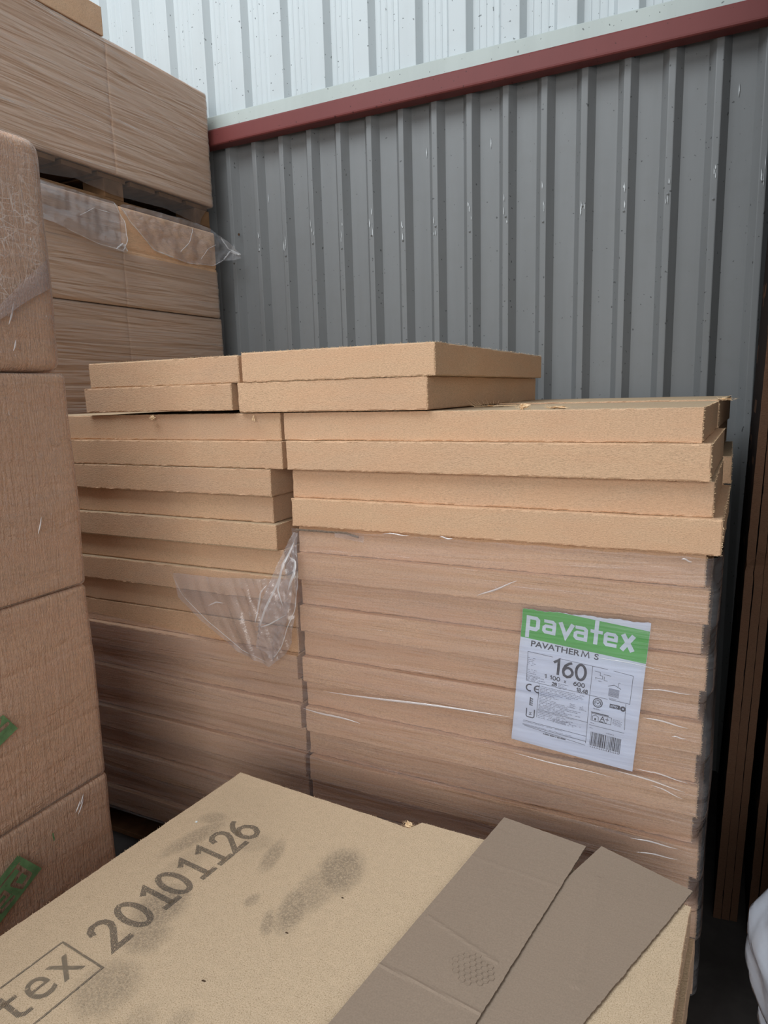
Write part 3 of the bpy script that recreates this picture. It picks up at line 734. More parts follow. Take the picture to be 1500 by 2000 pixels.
for i in range(nz_+1):
    t = i/nz_; r = []
    for x in xs:
        zt_ = H-.374+.0015*sin(x*60); z = zlow+(zt_-zlow)*t; r.append((x, film_y(x, z), z))
    z = zlow+(H-.374-zlow)*t
    yE = film_y(xs[-1], z)
    for a in range(1, 7):
        an = a*pi/12; xf = film_side(D+.02, z); r.append((-.030+(xf+.030)*sin(an), yE+(D+.02-yE)*(1-cos(an)), z))
    for y in stations(D+.035, D+1.19, .05): r.append((film_side(y, z), y, z))
    rows_.append(r)
addgrid(rows_)
xs2 = stations(-2.19, -1.104, .016); rows_ = []
for i in range(120):
    t = i/119; r = []
    for x in xs2:
        zt_ = H-.728-.034*(x+1.9)/.8+.004*noise.noise(Vector((x*12, 0, 0))); z = zlow+(zt_-zlow)*t; r.append((x, film_y(x, z)+.002*(1-t if 0 else 0), z))
    rows_.append(r)
addgrid(rows_)
fm = tag(mesh('stretch_film', V, F, M['film_main'], smooth=True, loc=(-1.1, D, 0)), 'clear stretch film wrapped around the lower part of the main board stack', 'plastic film')

def main_creases(items):
    for (xa, za, xb, zb, wd) in items:
        V = []; F = []; n = 26
        for i in range(n+1):
            t = i/n; x = xa+(xb-xa)*t; z = H+za+(zb-za)*t+.0015*sin(t*7+xa*9); k_ = sin(pi*t)**.8; y = film_y(x, z)-.0006
            V += [(x, y, z-wd*k_), (x, y-wd*1.1*k_, z-wd*.25*k_), (x, y-wd*1.1*k_, z+wd*.25*k_), (x, y, z+wd*k_)]
        for i in range(n):
            for j in range(3): q = i*4+j; F.append((q, q+4, q+5, q+1))
        mesh('film_crease', V, F, M['film_highlight'], fm, smooth=True, label='glossy crease with painted white highlight')
CR = [(-1.023, -0.854, -0.459, -0.824), (-1.098, -0.92, -0.899, -0.93), (-0.147, -0.764, -0.047, -0.772), (-0.084, -0.8, -0.052, -0.799), (-0.159, -0.896, -0.041, -0.908), (-0.206, -0.911, -0.046, -0.931), (-0.124, -0.93, -0.051, -0.949), (-0.165, -1.08, -0.056, -1.079), (-0.152, -1.114, -0.055, -1.106), (-0.817, -0.371, -0.735, -0.371), (-0.651, -0.369, -0.614, -0.372), (-0.553, -0.516, -0.447, -0.466), (-0.272, -0.631, -0.101, -0.643), (-0.458, -0.923, -0.205, -0.934), (-0.08, -0.379, -0.057, -0.384), (-0.149, -0.694, -0.046, -0.69)]
main_creases([(a, b, c, d, (.0034, .003, .0022, .0018, .0018, .0020, .0016, .0020, .0018, .0022, .0026, .003, .0014, .0016, .0025, .0016)[i]) for i, (a, b, c, d) in enumerate(CR)])

# ------------------------------------------------------------------ torn film pieces (Coons patches)
def samp(line, t):
    P = [Vector(p) for p in line]; L = [0]
    for a, b in zip(P, P[1:]): L.append(L[-1]+(b-a).length)
    d = t*L[-1]
    for i in range(len(P)-1):
        if d <= L[i+1] or i == len(P)-2:
            k = (d-L[i])/max(1e-9, L[i+1]-L[i]); return P[i].lerp(P[i+1], min(1, k))
def coons(b, t, l, r, nu, nv):
    """b,t run left->right; l,r run bottom->top"""
    G = []
    for i in range(nu+1):
        u = i/nu; row = []
        for j in range(nv+1):
            v = j/nv
            p = samp(b, u)*(1-v)+samp(t, u)*v+samp(l, v)*(1-u)+samp(r, v)*u
            p -= (Vector(b[0])*(1-u)*(1-v)+Vector(b[-1])*u*(1-v)+Vector(t[0])*(1-u)*v+Vector(t[-1])*u*v)
            row.append(p)
        G.append(row)
    return G
def crumple(p, f, seed, n=6):
    rnd = random.Random(seed); s = 0
    for k in range(n):
        d = Vector((rnd.gauss(0, 1), rnd.gauss(0, 1), rnd.gauss(0, 1))).normalized(); ph = rnd.random()*10; ff = f*rnd.uniform(.5, 2.2)
        q = (p+Vector((noise.noise(p*f*.5+Vector((seed, k, 0))),)*3)*.25/f).dot(d)*ff+ph
        s += abs((q % 1)*2-1)/ff*f
    return s/n-.5
def sheet(name, G, mat, fn, parent=None, label=None, cat=None, smooth=False, loc=None):
    V = []; F = []; n = len(G[0])
    for i, row in enumerate(G):
        for j, p in enumerate(row): V.append(tuple(fn(p, i/(len(G)-1), j/(n-1))))
    for i in range(len(G)-1):
        for j in range(n-1): a = i*n+j; F.append((a, a+n, a+n+1, a+1))
    o = mesh(name, V, F, mat, parent, smooth=smooth, loc=loc)
    if label: tag(o, label, cat)
    return o
Y = D-.035
def P3(x, z, y=Y): return (x, y, H+z)
G = coons([P3(-1.560, -.547, D-.014), P3(-1.526, -.617), P3(-1.43, -.689), P3(-1.297, -.765), P3(-1.186, -.793)],
          [P3(-1.560, -.545, D-.014), P3(-1.377, -.541, D-.022), P3(-1.141, -.523, D-.02), P3(-1.111, -.458, D-.022), P3(-1.092, -.384, D-.012)],
          [P3(-1.560, -.547, D-.014), P3(-1.560, -.546, D-.014)],
          [P3(-1.186, -.793), P3(-1.120, -.74), P3(-1.094, -.70), P3(-1.080, -.621), P3(-1.069, -.544, D-.03), P3(-1.066, -.454, D-.028), P3(-1.080, -.384, D-.012)], 110, 90)
def fl(p, u, v):
    q = Vector((p.x+.45*p.z, p.y, p.z*.22)); m_ = .35+min(1, max(0, (p.x+1.33)/.15)); k = (.030*crumple(q, 8, 3, 4)+.020*crumple(q, 19, 8, 3)+.006*crumple(p, 14, 4, 4))*m_; rgt = max(0, (p.x+1.25)/.2)
    e = min(1, 6*min(u, 1)*1)*min(1, u*5)
    return p+Vector((0, -abs(k)*e*1.2-.003-.014*rgt*sin(pi*v)*u, .002*crumple(p, 20, 5, 3)))
sheet('film_flap', G, M['film_flap'], fl, None, 'glossy torn flap of clear film hanging from the split between the columns', 'plastic film', loc=(-1.1, D-.02, H-.8))
# second fold over the flap, the shiny narrow tongue
G = coons([P3(-1.205, -.72, D-.06), P3(-1.16, -.765, D-.06), P3(-1.125, -.72, D-.06)], [P3(-1.098, -.386, D-.02), P3(-1.078, -.386, D-.02)],
          [P3(-1.205, -.72, D-.06), P3(-1.185, -.60, D-.07), P3(-1.135, -.48, D-.055), P3(-1.098, -.386, D-.02)],
          [P3(-1.125, -.72, D-.06), P3(-1.082, -.60, D-.06), P3(-1.068, -.48, D-.05), P3(-1.078, -.386, D-.02)], 40, 90)
fo = sheet('fold', G, M['film_flap'], lambda p, u, v: p+Vector((0, .045*crumple(Vector((p.x-.35*p.z, p.y, p.z*.2)), 18, 21, 4)+.010*crumple(p, 22, 2, 3), 0)), [o for o in COL.objects if o.name == 'film_flap'][0])

flp = [o for o in COL.objects if o.name == 'film_flap'][0]
pts_ = []
for o in (flp, fo): pts_ += [v.co+Vector(flp.location)+(Vector((0, 0, 0))) for v in o.data.vertices]
for li, (ln, wd) in enumerate(zip([[(-1.228, -0.692), (-1.197, -0.675), (-1.163, -0.596), (-1.126, -0.523), (-1.097, -0.453)], [(-1.226, -0.663), (-1.206, -0.57), (-1.186, -0.545)], [(-1.404, -0.63), (-1.375, -0.617), (-1.347, -0.617)], [(-1.097, -0.446), (-1.07, -0.459), (-1.069, -0.495), (-1.089, -0.542)], [(-1.568, -0.544), (-1.512, -0.608), (-1.416, -0.679), (-1.285, -0.754), (-1.182, -0.782)], [(-1.175, -0.782), (-1.12, -0.711), (-1.078, -0.601), (-1.061, -0.48)], [(-1.223, -0.673), (-1.157, -0.649), (-1.089, -0.609)], [(-1.109, -0.59), (-1.127, -0.546), (-1.109, -0.469), (-1.081, -0.408)]], (.0034, .0030, .0020, .0040, .0014, .0014, .0018, .0036))):
    P = [Vector((x, 0, H+z)) for x, z in ln]; n = 26; V = []; F = []
    for i in range(n+1):
        t = i/n; c = samp(P, t); d = (samp(P, min(1, t+.03))-samp(P, max(0, t-.03))).normalized(); s_ = Vector((-d.z, 0, d.x))*wd*(sin(pi*t)**.6+.08)
        yy = min(q.y for q in sorted(pts_, key=lambda q: (q.x-c.x)**2+(q.z-c.z)**2)[:3])
        for k_ in (-1, 0, 1): V.append((c.x+s_.x*k_, yy-.001-(wd*.8 if k_ == 0 else 0)*sin(pi*t), c.z+s_.z*k_))
    for k_ in range(3):      # even out the depth along the crease
        for j in range(3):
            for i in range(1, n): V[i*3+j] = (V[i*3+j][0], (V[i*3-3+j][1]+V[i*3+j][1]+V[i*3+3+j][1])/3, V[i*3+j][2])
    for i in range(n):
        for j in range(2): F.append((i*3+j, i*3+3+j, i*3+4+j, i*3+1+j))
    mesh('film_crease', V, F, M['film_highlight'], flp, smooth=True, label='glossy crease with painted white highlight')

# ------------------------------------------------------------------ cardboard strip with a film end, between loose boards and film
cs = thing('cardboard_strip', 'thin corrugated cardboard strip poking out under the loose boards above the flap', 'cardboard', (-1.0, D-.01, H-.374))
V = []; F = []; n = 60
for i in range(n+1):
    x = -1.085+.20*i/n; dz = .001*noise.noise(Vector((x*40, 0, 0)))-(.010*max(0, (x+.92)/.04) if x > -.92 else 0)
    for (y, z) in ((D-.016, 0), (D-.020, -.0012), (D-.020, -.0048-.0008*(i % 2)), (D-.016, -.006)): V.append((x, y+.002*noise.noise(Vector((x*30, 5, 0))), H-.3735+z+dz))
for i in range(n):
    for j in range(4): a = i*4+j; b = i*4+(j+1) % 4; F.append((a, a+4, b+4, b))
F += [(0, 1, 2, 3), tuple(n*4+k for k in (3, 2, 1, 0))]
mesh('card', V, F, M['card_edge'], cs)
G = coons([P3(-.955, -.388, D-.022), P3(-.868, -.398, D-.024)], [P3(-.955, -.376, D-.022), P3(-.864, -.378, D-.024)], [P3(-.955, -.388, D-.022), P3(-.955, -.376, D-.022)], [P3(-.868, -.398, D-.024), P3(-.864, -.378, D-.024)], 30, 12)
sheet('film_end', G, M['film_bits'], lambda p, u, v: p+Vector((0, .012*crumple(p, 30, 4, 4), 0)), cs, 'crumpled clear end')

# ------------------------------------------------------------------ two cardboard sheets on the foreground board
def card(label, c, L, Wd, ang, z, crease, name='cardboard_sheet', seed=1, lift=None, group='cardboard sheets on the foreground board'):
    """c = back-left corner, ang = direction of the long side (towards the viewer)"""
    ex = Vector((cos(ang), sin(ang), 0)); ey = Vector((-sin(ang), cos(ang), 0))     # ex to the right, ey away
    t = thing(name, label, 'cardboard', (c[0], c[1], z), 0, group)
    nu, nv = 60, 170; V = []; F = []; MI = []
    def hz(u, v):
        h = .0010*noise.noise(Vector((u*8, v*5, seed)))+.0002
        for (u0, v0, u1, v1, a, wd) in crease:
            dx, dy = u1-u0, v1-v0; Lc = sqrt(dx*dx+dy*dy); s = ((u-u0)*dx+(v-v0)*dy)/Lc; d = ((u-u0)*dy-(v-v0)*dx)/Lc
            if -.01 < s < Lc+.01: h += a*exp(-(d/wd)**2)
        if lift: h += lift(u, v)
        return max(0, h)
    for side in (1, 0):
        for i in range(nu+1):
            for j in range(nv+1):
                u = Wd*i/nu; v = -L*j/nv
                ju = (noise.noise(Vector((v*130, seed, 0)))*.0016+noise.noise(Vector((v*30, seed, 4)))*.0012)*(1 if i == nu else (.4 if i == 0 else 0))
                p = Vector(c+(z,))+ex*(u+ju)+ey*(v+(noise.noise(Vector((u*90, 3, seed)))*.001 if j == 0 else 0)); V.append((p.x, p.y, z+hz(u, v)+(.0042 if side else 0)))
    n = (nu+1)*(nv+1)
    for i in range(nu):
        for j in range(nv):
            a = i*(nv+1)+j; F.append((a, a+1, a+nv+2, a+nv+1)); MI.append(0); F.append((n+a, n+a+nv+1, n+a+nv+2, n+a+1)); MI.append(0)
    for j in range(nv):
        a = j; F.append((a, n+a, n+a+1, a+1)); MI.append(1); a = nu*(nv+1)+j; F.append((a, a+1, n+a+1, n+a)); MI.append(1)
    for i in range(nu):
        a = i*(nv+1); b = a+nv+1; F.append((a, b, n+b, n+a)); MI.append(1); a += nv; b += nv; F.append((a, n+a, n+b, b)); MI.append(1)
    mesh('card', V, F, [M['card'], M['card_edge']], t, MI)
    return t, ex, ey
zc = zt+.0012
k = .980/.985
tB, _, _ = card('plain grey-brown cardboard sheet on the right, its far corner over the board edge', (-.202*k, 1.42*k), .72, .196, radians(-20.0), zc, [(.05, -.1, .15, -.35, .0008, .01)], seed=5,
                lift=None)
hexo = []
tA, ex, ey = card('grey-brown cardboard sheet on the left with a honeycomb imprint, overlapping the other sheet', (-.424*.975/.985, 1.436*.975/.985), .78, .192, radians(-8.7), zc+.0050,
                  [(0, -.042, .192, -.036, -.0012, .004), (0, -.50, .192, -.49, .0016, .003), (.0, -.16, .19, -.15, .0006, .006), (.02, -.36, .16, -.385, .0010, .004)], seed=2)
# honeycomb imprint: shallow ridges pressed into the sheet
V = []; F = []; rr = .0066; cen = Vector((-.345, .985, zc+.0050+.0042)); rnd = random.Random(3)
for i in range(-5, 6):
    for j in range(-4, 5):
        cx = (i+.5*(j % 2))*rr*1.732; cy = j*rr*1.5
        if (cx/.042)**2+(cy/.030)**2 > 1 or rnd.random() < .12: continue
        for s in range(6):
            a0, a1 = pi/6+s*pi/3, pi/6+(s+1)*pi/3
            for (ra, rb, za, zb) in ((rr*.84, rr*.93, .0006, .0011), (rr*.93, rr*1.0, .0011, .0006)):
                b = len(V)
                for (r_, a_, z_) in ((ra, a0, za), (ra, a1, za), (rb, a1, zb), (rb, a0, zb)):
                    q = cen+ex*(cx+r_*cos(a_))+ey*(cy+r_*sin(a_)); V.append((q.x, q.y, q.z+z_))
                F.append((b, b+1, b+2, b+3))
mesh('honeycomb_imprint', V, F, M['card'], tA)

# ------------------------------------------------------------------ wrapped bales
def bale(name, label, x1, y0, y1, z0, z1, depth, joints, r, film, seed, group, wr=(.0025, 1.2, 34, .12), vjoint=None, bulge=.004, filmz=None, coremat='bale', band=None, jd=.006):
    """a film-wrapped packet; its broad face looks to +x"""
    t = thing(name, label, 'wrapped bale', ((x1-depth/2), (y0+y1)/2, z0), 0, group)
    xs = [x1-depth, x1-depth+r]+stations(x1-depth+.2, x1-r*1.5, .15)+[x1-r, x1-r*.6, x1-r*.3, x1-r*.1, x1]
    ys = [y0, y0+r*.1, y0+r*.3, y0+r*.6, y0+r]+stations(y0+r+.02, y1-r-.02, .022)+([vjoint+d*.0022 for d in (-3, -2, -1, 0, 1, 2, 3)] if vjoint else [])+[y1-r, y1-r*.6, y1-r*.3, y1-r*.1, y1]
    zs = [z0, z0+r*.1, z0+r*.3, z0+r*.6, z0+r]+stations(z0+r+.004, z1-r-.004, .0052)+[z1-r, z1-r*.6, z1-r*.3, z1-r*.1, z1]
    zs = sorted(set(round(z, 5) for z in zs)); ys = sorted(set(round(y, 5) for y in ys)); xs = sorted(set(round(x, 5) for x in xs))
    so = Vector((seed, seed*2, 0))
    def shape(off, amp):
        def d(p, n):
            q = p.copy()
            for zj in joints: q -= n*jd*exp(-((p.z-zj)/.0035)**2)*(1 if off == 0 else .45)
            if vjoint: q -= Vector((n.x, 0, 0))*.010*exp(-((p.y-vjoint)/.0030)**2)*(1 if off == 0 else .12)
            q += n*(bulge*noise.noise(Vector((p.x*2, p.y*2.5, p.z*4))+so)+off)
            if amp: q += n*amp*(noise.noise(Vector((0, p.y*wr[1], (p.z+wr[3]*p.y)*wr[2]))+so)+.5*noise.noise(Vector((0, p.y*wr[1]*2.5, (p.z+wr[3]*1.6*p.y)*wr[2]*2.6))+so))
            q.z = min(max(q.z, z0+.0015-off*.3), z1-.0015+off*.3)
            return q
        return d
    V, F, MI = grid_box(xs, ys, zs, r, shape(0, 0)); mesh('boards', V, F, M[coremat], t, smooth=True)
    if film:
        V, F, MI = grid_box(xs, ys, zs, r, shape(.0045, wr[0]))
        if filmz: F = [f for f in F if not filmz(sum(V[i][1] for i in f)/4, sum(V[i][2] for i in f)/4, max(V[i][0] for i in f))]
        mesh('shrink_film', V, F, M[film], t, smooth=True)
    return t
gn = 'wrapped bales of the near left pile'
near = []
for k, (za, zb, lb, jj) in enumerate(((.066, .575, 'top bale of the near left pile, rounded shoulder and a cloudy film band', (.14,)),
                                  (-.449, .064, 'second bale of the near left pile, level with the small boards on the main stack', ()),
                                  (-.962, -.451, 'third bale of the near left pile, showing a corner of green print', (-.605, -.78)),
                                  (-1.473, -.964, 'lowest bale of the near left pile, green boxed lettering half hidden by the foreground board', (-1.30,)))):
    near.append(bale('wrapped_bale', lb, -1.42, -.03, 1.168+.002*k, H+za, H+zb, 1.15, [H+z for z in jj], .012 if k else .030, 'film_near', 3+k, gn, wr=(.0012, 5, 9, .6), bulge=.005, jd=.003))
# cloudy band across the top bale
V = []; F = []
ysb = stations(.70, 1.163, .008); nb_ = 30
def face_x(y, o): t = max(0, y-1.123); return -1.42-.045+sqrt(max(0, .045**2-t*t))+o
def band_lo(y): return H+.120+.9*max(0, y-.93)**1.0*.62+.01*sin(y*30)*.3
for y in ysb:
    for j in range(nb_+1):
        a = band_lo(y)+.012; b = a+.025+max(0, y-1.0)*.26
        z = a+(b-a)*j/nb_; V.append((face_x(y, .0145)+.0012*noise.noise(Vector((y*20, z*30, 0))), y, z))
for j_, an in enumerate((.35, .7, 1.05, 1.4)):
    pass
for i in range(len(ysb)-1):
    for j in range(nb_): a = i*(nb_+1)+j; F.append((a, a+nb_+1, a+nb_+2, a+1))
V2_ = []; F2_ = []
for y in ysb:
    for j in range(41):
        a = band_lo(y)+.030; b = H+.535; z = a+(b-a)*j/40; V2_.append((face_x(y, .0125)+.0010*noise.noise(Vector((y*20, z*30, 5))), y, z))
for i in range(len(ysb)-1):
    for j in range(40): a = i*41+j; F2_.append((a, a+41, a+42, a+1))
mesh('film_overlap', V2_, F2_, M['film_scuff'], near[0], smooth=True, label='scuffed second turn of film')
mesh('film_band', V, F, M['film_band'], near[0], smooth=True, label='cloudier strip of overlapping film')
# creases whitened to paint highlights on the wrap
def creases(parent, items, mat='film_highlight', x=-1.4095):
    for (y0, z0_, y1, z1_, wd) in items:
        V = []; F = []
        a = Vector((x, y0, H+z0_)); b = Vector((x, y1, H+z1_)); d = (b-a).normalized(); s = d.cross(Vector((1, 0, 0)))*wd; n = 8
        for i in range(n+1):
            t = i/n; c = a.lerp(b, t)+s*.6*sin(t*4); k_ = sin(pi*t)**.7
            V += [tuple(c-s*k_), tuple(c+Vector((.0035*k_, 0, 0))), tuple(c+s*k_)]
        for i in range(n):
            for j in range(2): q = i*3+j; F.append((q, q+3, q+4, q+1))
        mesh('film_crease', V, F, M[mat], parent, smooth=True, label='glossy crease with painted white highlight')
creases(near[0], [(1.032, .165, 1.052, .215, .0022), (1.036, .110, 1.046, .135, .0016)])
creases(near[3], [(1.062, -1.01, 1.080, -.985, .0011), (1.068, -1.02, 1.090, -.985, .0009), (1.075, -1.0, 1.09, -.975, .0008)])
creases(near[1], [(1.045, -.30, 1.06, -.26, .001)])
# green print on the two lower near bales: cells of the printed area without the letters
def inside(p, poly):
    c = False; n = len(poly)
    for i in range(n):
        x1, y1 = poly[i]; x2, y2 = poly[(i+1) % n]
        if (y1 > p[1]) != (y2 > p[1]) and p[0] < (x2-x1)*(p[1]-y1)/(y2-y1)+x1: c = not c
    return c
def near_line(p, pts, wd):
    for a, b in zip(pts, pts[1:]):
        dx, dy = b[0]-a[0], b[1]-a[1]; L2 = dx*dx+dy*dy; t = max(0, min(1, ((p[0]-a[0])*dx+(p[1]-a[1])*dy)/L2))
        if (p[0]-a[0]-t*dx)**2+(p[1]-a[1]-t*dy)**2 < wd*wd: return True
    return False
def cells(parent, poly, outs, cell=.0013):
    V = []; F = []; ya, yb = min(p[0] for p in poly), max(p[0] for p in poly); za, zb = min(p[1] for p in poly), max(p[1] for p in poly)
    y = ya
    while y < yb:
        z = za
        while z < zb:
            c = (y+cell/2, z+cell/2)
            if inside(c, poly) and not any(near_line(c, o, w_) for o, w_ in outs) and noise.noise(Vector((y*300, z*300, 0))) > -.62:
                b = len(V); V += [(-1.4085, y+dy, H+z+dz) for dy, dz in ((0, 0), (cell, 0), (cell, cell), (0, cell))]; F.append((b, b+1, b+2, b+3))
            z += cell
        y += cell
    return mesh('green_print', V, F, M['film_green'], parent, label='green printed box with lettering')
ax = Vector((-.106, -.054)).normalized(); ay = Vector((-.054, .071)).normalized()
Rp = Vector((.955, -1.091))
def gp(a, b): q = Rp+ax*a+Vector((-.6054, .796))*b; return (q.x, q.y)
cells(near[3], [gp(0, 0), gp(0, .088), gp(.30, .088), gp(.30, 0)],
      [([gp(.012, .069), gp(.30, .069)], .0022),
       ([gp(.020, .066), gp(.022, .018), gp(.050, .014), gp(.054, .044), gp(.022, .048)], .0052),
       ([gp(.075, .016), gp(.108, .018), gp(.108, .050), gp(.074, .050), gp(.076, .032), gp(.104, .034)], .0042),
       ([gp(.128, .05), gp(.142, .014), gp(.158, .05)], .0045), ([gp(.175, .016), gp(.208, .018), gp(.208, .050), gp(.174, .050)], .0042)])
cells(near[2], [(.939, -.727), (.909, -.681), (.80, -.720), (.83, -.775)], [([(.916, -.706), (.80, -.748)], .0045), ([(.90, -.690), (.88, -.735)], .004)])
cells(near[3], [(.992, -1.023), (.996, -1.024), (.997, -1.044), (.993, -1.045)], [])

# rear left pile
gb = 'wrapped bales of the rear left pile'
def hole(y, z, x):     # torn-away film on the middle bale
    return x > -2.33 and y > 2.235 and z > H+.60+.0*(y-2.2) and not (z < H+.64 and y < 2.26)
bale('wrapped_bale', 'uppermost big bale at the top left, tightly wrapped with long slanting film creases', -2.30, 1.64, 2.848, H+.903, H+1.412, 1.08, [], .012, 'film_back', 21, gb, wr=(.0036, 1.0, 30, .16), vjoint=2.243, bulge=.003, coremat='bale_rear')
bm_ = bale('wrapped_bale', 'rear bale with its film torn open at the top, below the dark gap', -2.30, 1.64, 2.846, H+.384, H+.787, 1.08, [H+.618, H+.53], .010, 'film_back', 22, gb, wr=(.0028, 1.2, 26, .14), vjoint=2.243, bulge=.003, coremat='bale_rear', filmz=hole)
bale('wrapped_bale', 'rear bale just above the small top boards, smooth wrapped face', -2.305, 1.64, 2.862, H-.10, H+.382, 1.08, [H+.228, H+.06], .010, 'film_back', 23, gb, wr=(.0020, 1.5, 22, .08), vjoint=2.243, bulge=.003, coremat='bale_rear')
for k in range(3):
    z1_ = -.102-.46*k
    bale('wrapped_bale', 'wrapped bale low in the rear left pile, hidden behind the main stack', -2.31, 1.64, 2.84, H+z1_-.458, H+z1_, 1.08, [], .012, None, 24+k, 'hidden low bales of the rear left pile')
# plain board lying on the uppermost bale
tb = thing('fibreboard', 'plain board lying on top of the uppermost left bale, cut off by the picture edge', 'insulation board', (-2.84, 1.94, H+1.417))
V, F, MI = grid_box([-3.38, -3.37]+stations(-3.3, -2.31, .05)+[-2.303, -2.300], [1.642, 1.645]+stations(1.66, 2.23, .03)+[2.239, 2.242], [H+1.417, H+1.42]+stations(H+1.425, H+1.515, .015)+[H+1.520, H+1.523], .003,
                    lambda p, n: p+n*.001*noise.noise(p*20))
mesh('layer', V, F, [M['fibre_old']], tb)
# torn film on the middle bale, and the skirt hanging from the upper one
def Q(y, z, x=-2.285): return (x, y, H+z)
G = coons([Q(1.75, .66), Q(1.891, .650), Q(2.002, .632), Q(2.096, .605), Q(2.205, .592, -2.275)], [Q(1.75, .80, -2.30), Q(1.862, .797, -2.30), Q(1.95, .795, -2.30), Q(2.092, .792, -2.30), Q(2.19, .785, -2.28)],
          [Q(1.75, .66), Q(1.75, .80, -2.30)], [Q(2.205, .592, -2.275), Q(2.235, .64, -2.27), Q(2.235, .72, -2.275), Q(2.19, .785, -2.28)], 60, 40)
t1 = sheet('torn_film', G, M['film_bits'], lambda p, u, v: p+Vector((.004+.05*abs(crumple(p, 6, 31, 5))+.012*abs(crumple(p, 20, 35, 4)), 0, 0)), None, 'milky torn film draped over the rear bale left of its seam', 'plastic film', loc=(-2.28, 2.0, H+.65))
G = coons([Q(2.215, .76, -2.27), Q(2.30, .700), Q(2.403, .632), Q(2.50, .615), Q(2.62, .608), Q(2.79, .622), Q(2.852, .655, -2.27), Q(2.89, .66, -2.24)],
          [Q(2.215, .775, -2.27), Q(2.247, .79), Q(2.422, .800, -2.29), Q(2.548, .802, -2.29), Q(2.681, .800, -2.29), Q(2.78, .79), Q(2.843, .765, -2.27), Q(2.915, .70, -2.22)],
          [Q(2.215, .76, -2.27), Q(2.215, .775, -2.27)], [Q(2.89, .66, -2.24), Q(2.93, .675, -2.22), Q(2.915, .70, -2.22)], 110, 40)
t2 = sheet('torn_film', G, M['film_bits'], lambda p, u, v: p+Vector((.004+.05*abs(crumple(p, 7, 41, 5))+.014*abs(crumple(p, 22, 45, 4)), 0, .004*crumple(p, 12, 47, 3))), None, 'milky torn film sagging in a curve over the rear bale beside the grey wall', 'plastic film', loc=(-2.28, 2.55, H+.65))
def edge_strokes(par, items):
    pv = [v.co+Vector(par.location) for v in par.data.vertices]
    for ln, wd in items:
        P = [Vector((0, y, H+z)) for y, z in ln]; n = 30; V = []; F = []
        xs_ = []
        for i in range(n+1):
            c = samp(P, i/n); xs_.append(max(q.x for q in sorted(pv, key=lambda q: (q.y-c.y)**2+(q.z-c.z)**2)[:3]))
        for _ in range(3): xs_ = [xs_[0]]+[(xs_[i-1]+xs_[i]+xs_[i+1])/3 for i in range(1, n)]+[xs_[-1]]
        for i in range(n+1):
            t = i/n; c = samp(P, t); d = (samp(P, min(1, t+.03))-samp(P, max(0, t-.03))).normalized(); s_ = Vector((0, -d.z, d.y))*wd*(.35+.65*abs(noise.noise(Vector((i*.5, wd*900, 0))))*2)
            for k_ in (-1, 0, 1): V.append((xs_[i]+.0015+(wd*.8 if k_ == 0 else 0), c.y+s_.y*k_, c.z+s_.z*k_))
        for i in range(n):
            for j in range(2): F.append((i*3+j, i*3+3+j, i*3+4+j, i*3+1+j))
        mesh('film_crease', V, F, M['film_highlight'], par, smooth=True, label='crumpled edge with painted white highlight')
edge_strokes(t1, [([(1.95, .640), (2.096, .608), (2.205, .596)], .0022), ([(2.205, .600), (2.232, .645), (2.232, .72), (2.19, .78)], .003), ([(2.17, .598), (2.205, .625), (2.225, .60)], .005), ([(2.02, .70), (2.10, .745), (2.17, .74)], .002)])
edge_strokes(t2, [([(2.225, .770), (2.27, .725), (2.33, .678), (2.403, .636), (2.50, .618)], .0036), ([(2.50, .618), (2.62, .611), (2.79, .625), (2.85, .66)], .0022), ([(2.56, .65), (2.62, .70), (2.66, .77)], .003),
                  ([(2.70, .64), (2.74, .69), (2.80, .72)], .0024), ([(2.85, .66), (2.88, .70), (2.915, .69)], .006), ([(2.84, .76), (2.87, .715), (2.92, .69)], .005)])
G = coons([Q(1.70, .83, -2.31), Q(1.875, .822, -2.31), Q(2.034, .84, -2.31), Q(2.233, .822, -2.31), Q(2.527, .832, -2.31), Q(2.70, .810, -2.31), Q(2.74, .80, -2.31)], [Q(1.70, .910, -2.297), Q(2.2, .908, -2.297), Q(2.835, .906, -2.297)],
          [Q(1.70, .83, -2.31), Q(1.70, .91, -2.297)], [Q(2.74, .80, -2.31), Q(2.76, .84, -2.31), Q(2.79, .875, -2.31), Q(2.835, .906, -2.297)], 110, 20)
sheet('torn_film', G, M['film_skirt'], lambda p, u, v: p+Vector((.006+.02*abs(crumple(p, 8, 51, 4))*(1-v), 0, 0)), None, 'loose skirt of film hanging into the dark gap under the uppermost bale', 'plastic film', loc=(-2.30, 2.3, H+.85))

# small clump of film behind the right end of the main stack
G = coons([P3(-.02, -.355, D+.06), P3(.022, -.365, D+.10), P3(.03, -.35, D+.2)], [P3(-.03, -.30, D+.12), P3(.015, -.27, D+.16), P3(.028, -.27, D+.22)], [P3(-.02, -.355, D+.06), P3(-.03, -.30, D+.12)], [P3(.03, -.35, D+.2), P3(.028, -.27, D+.22)], 20, 20)

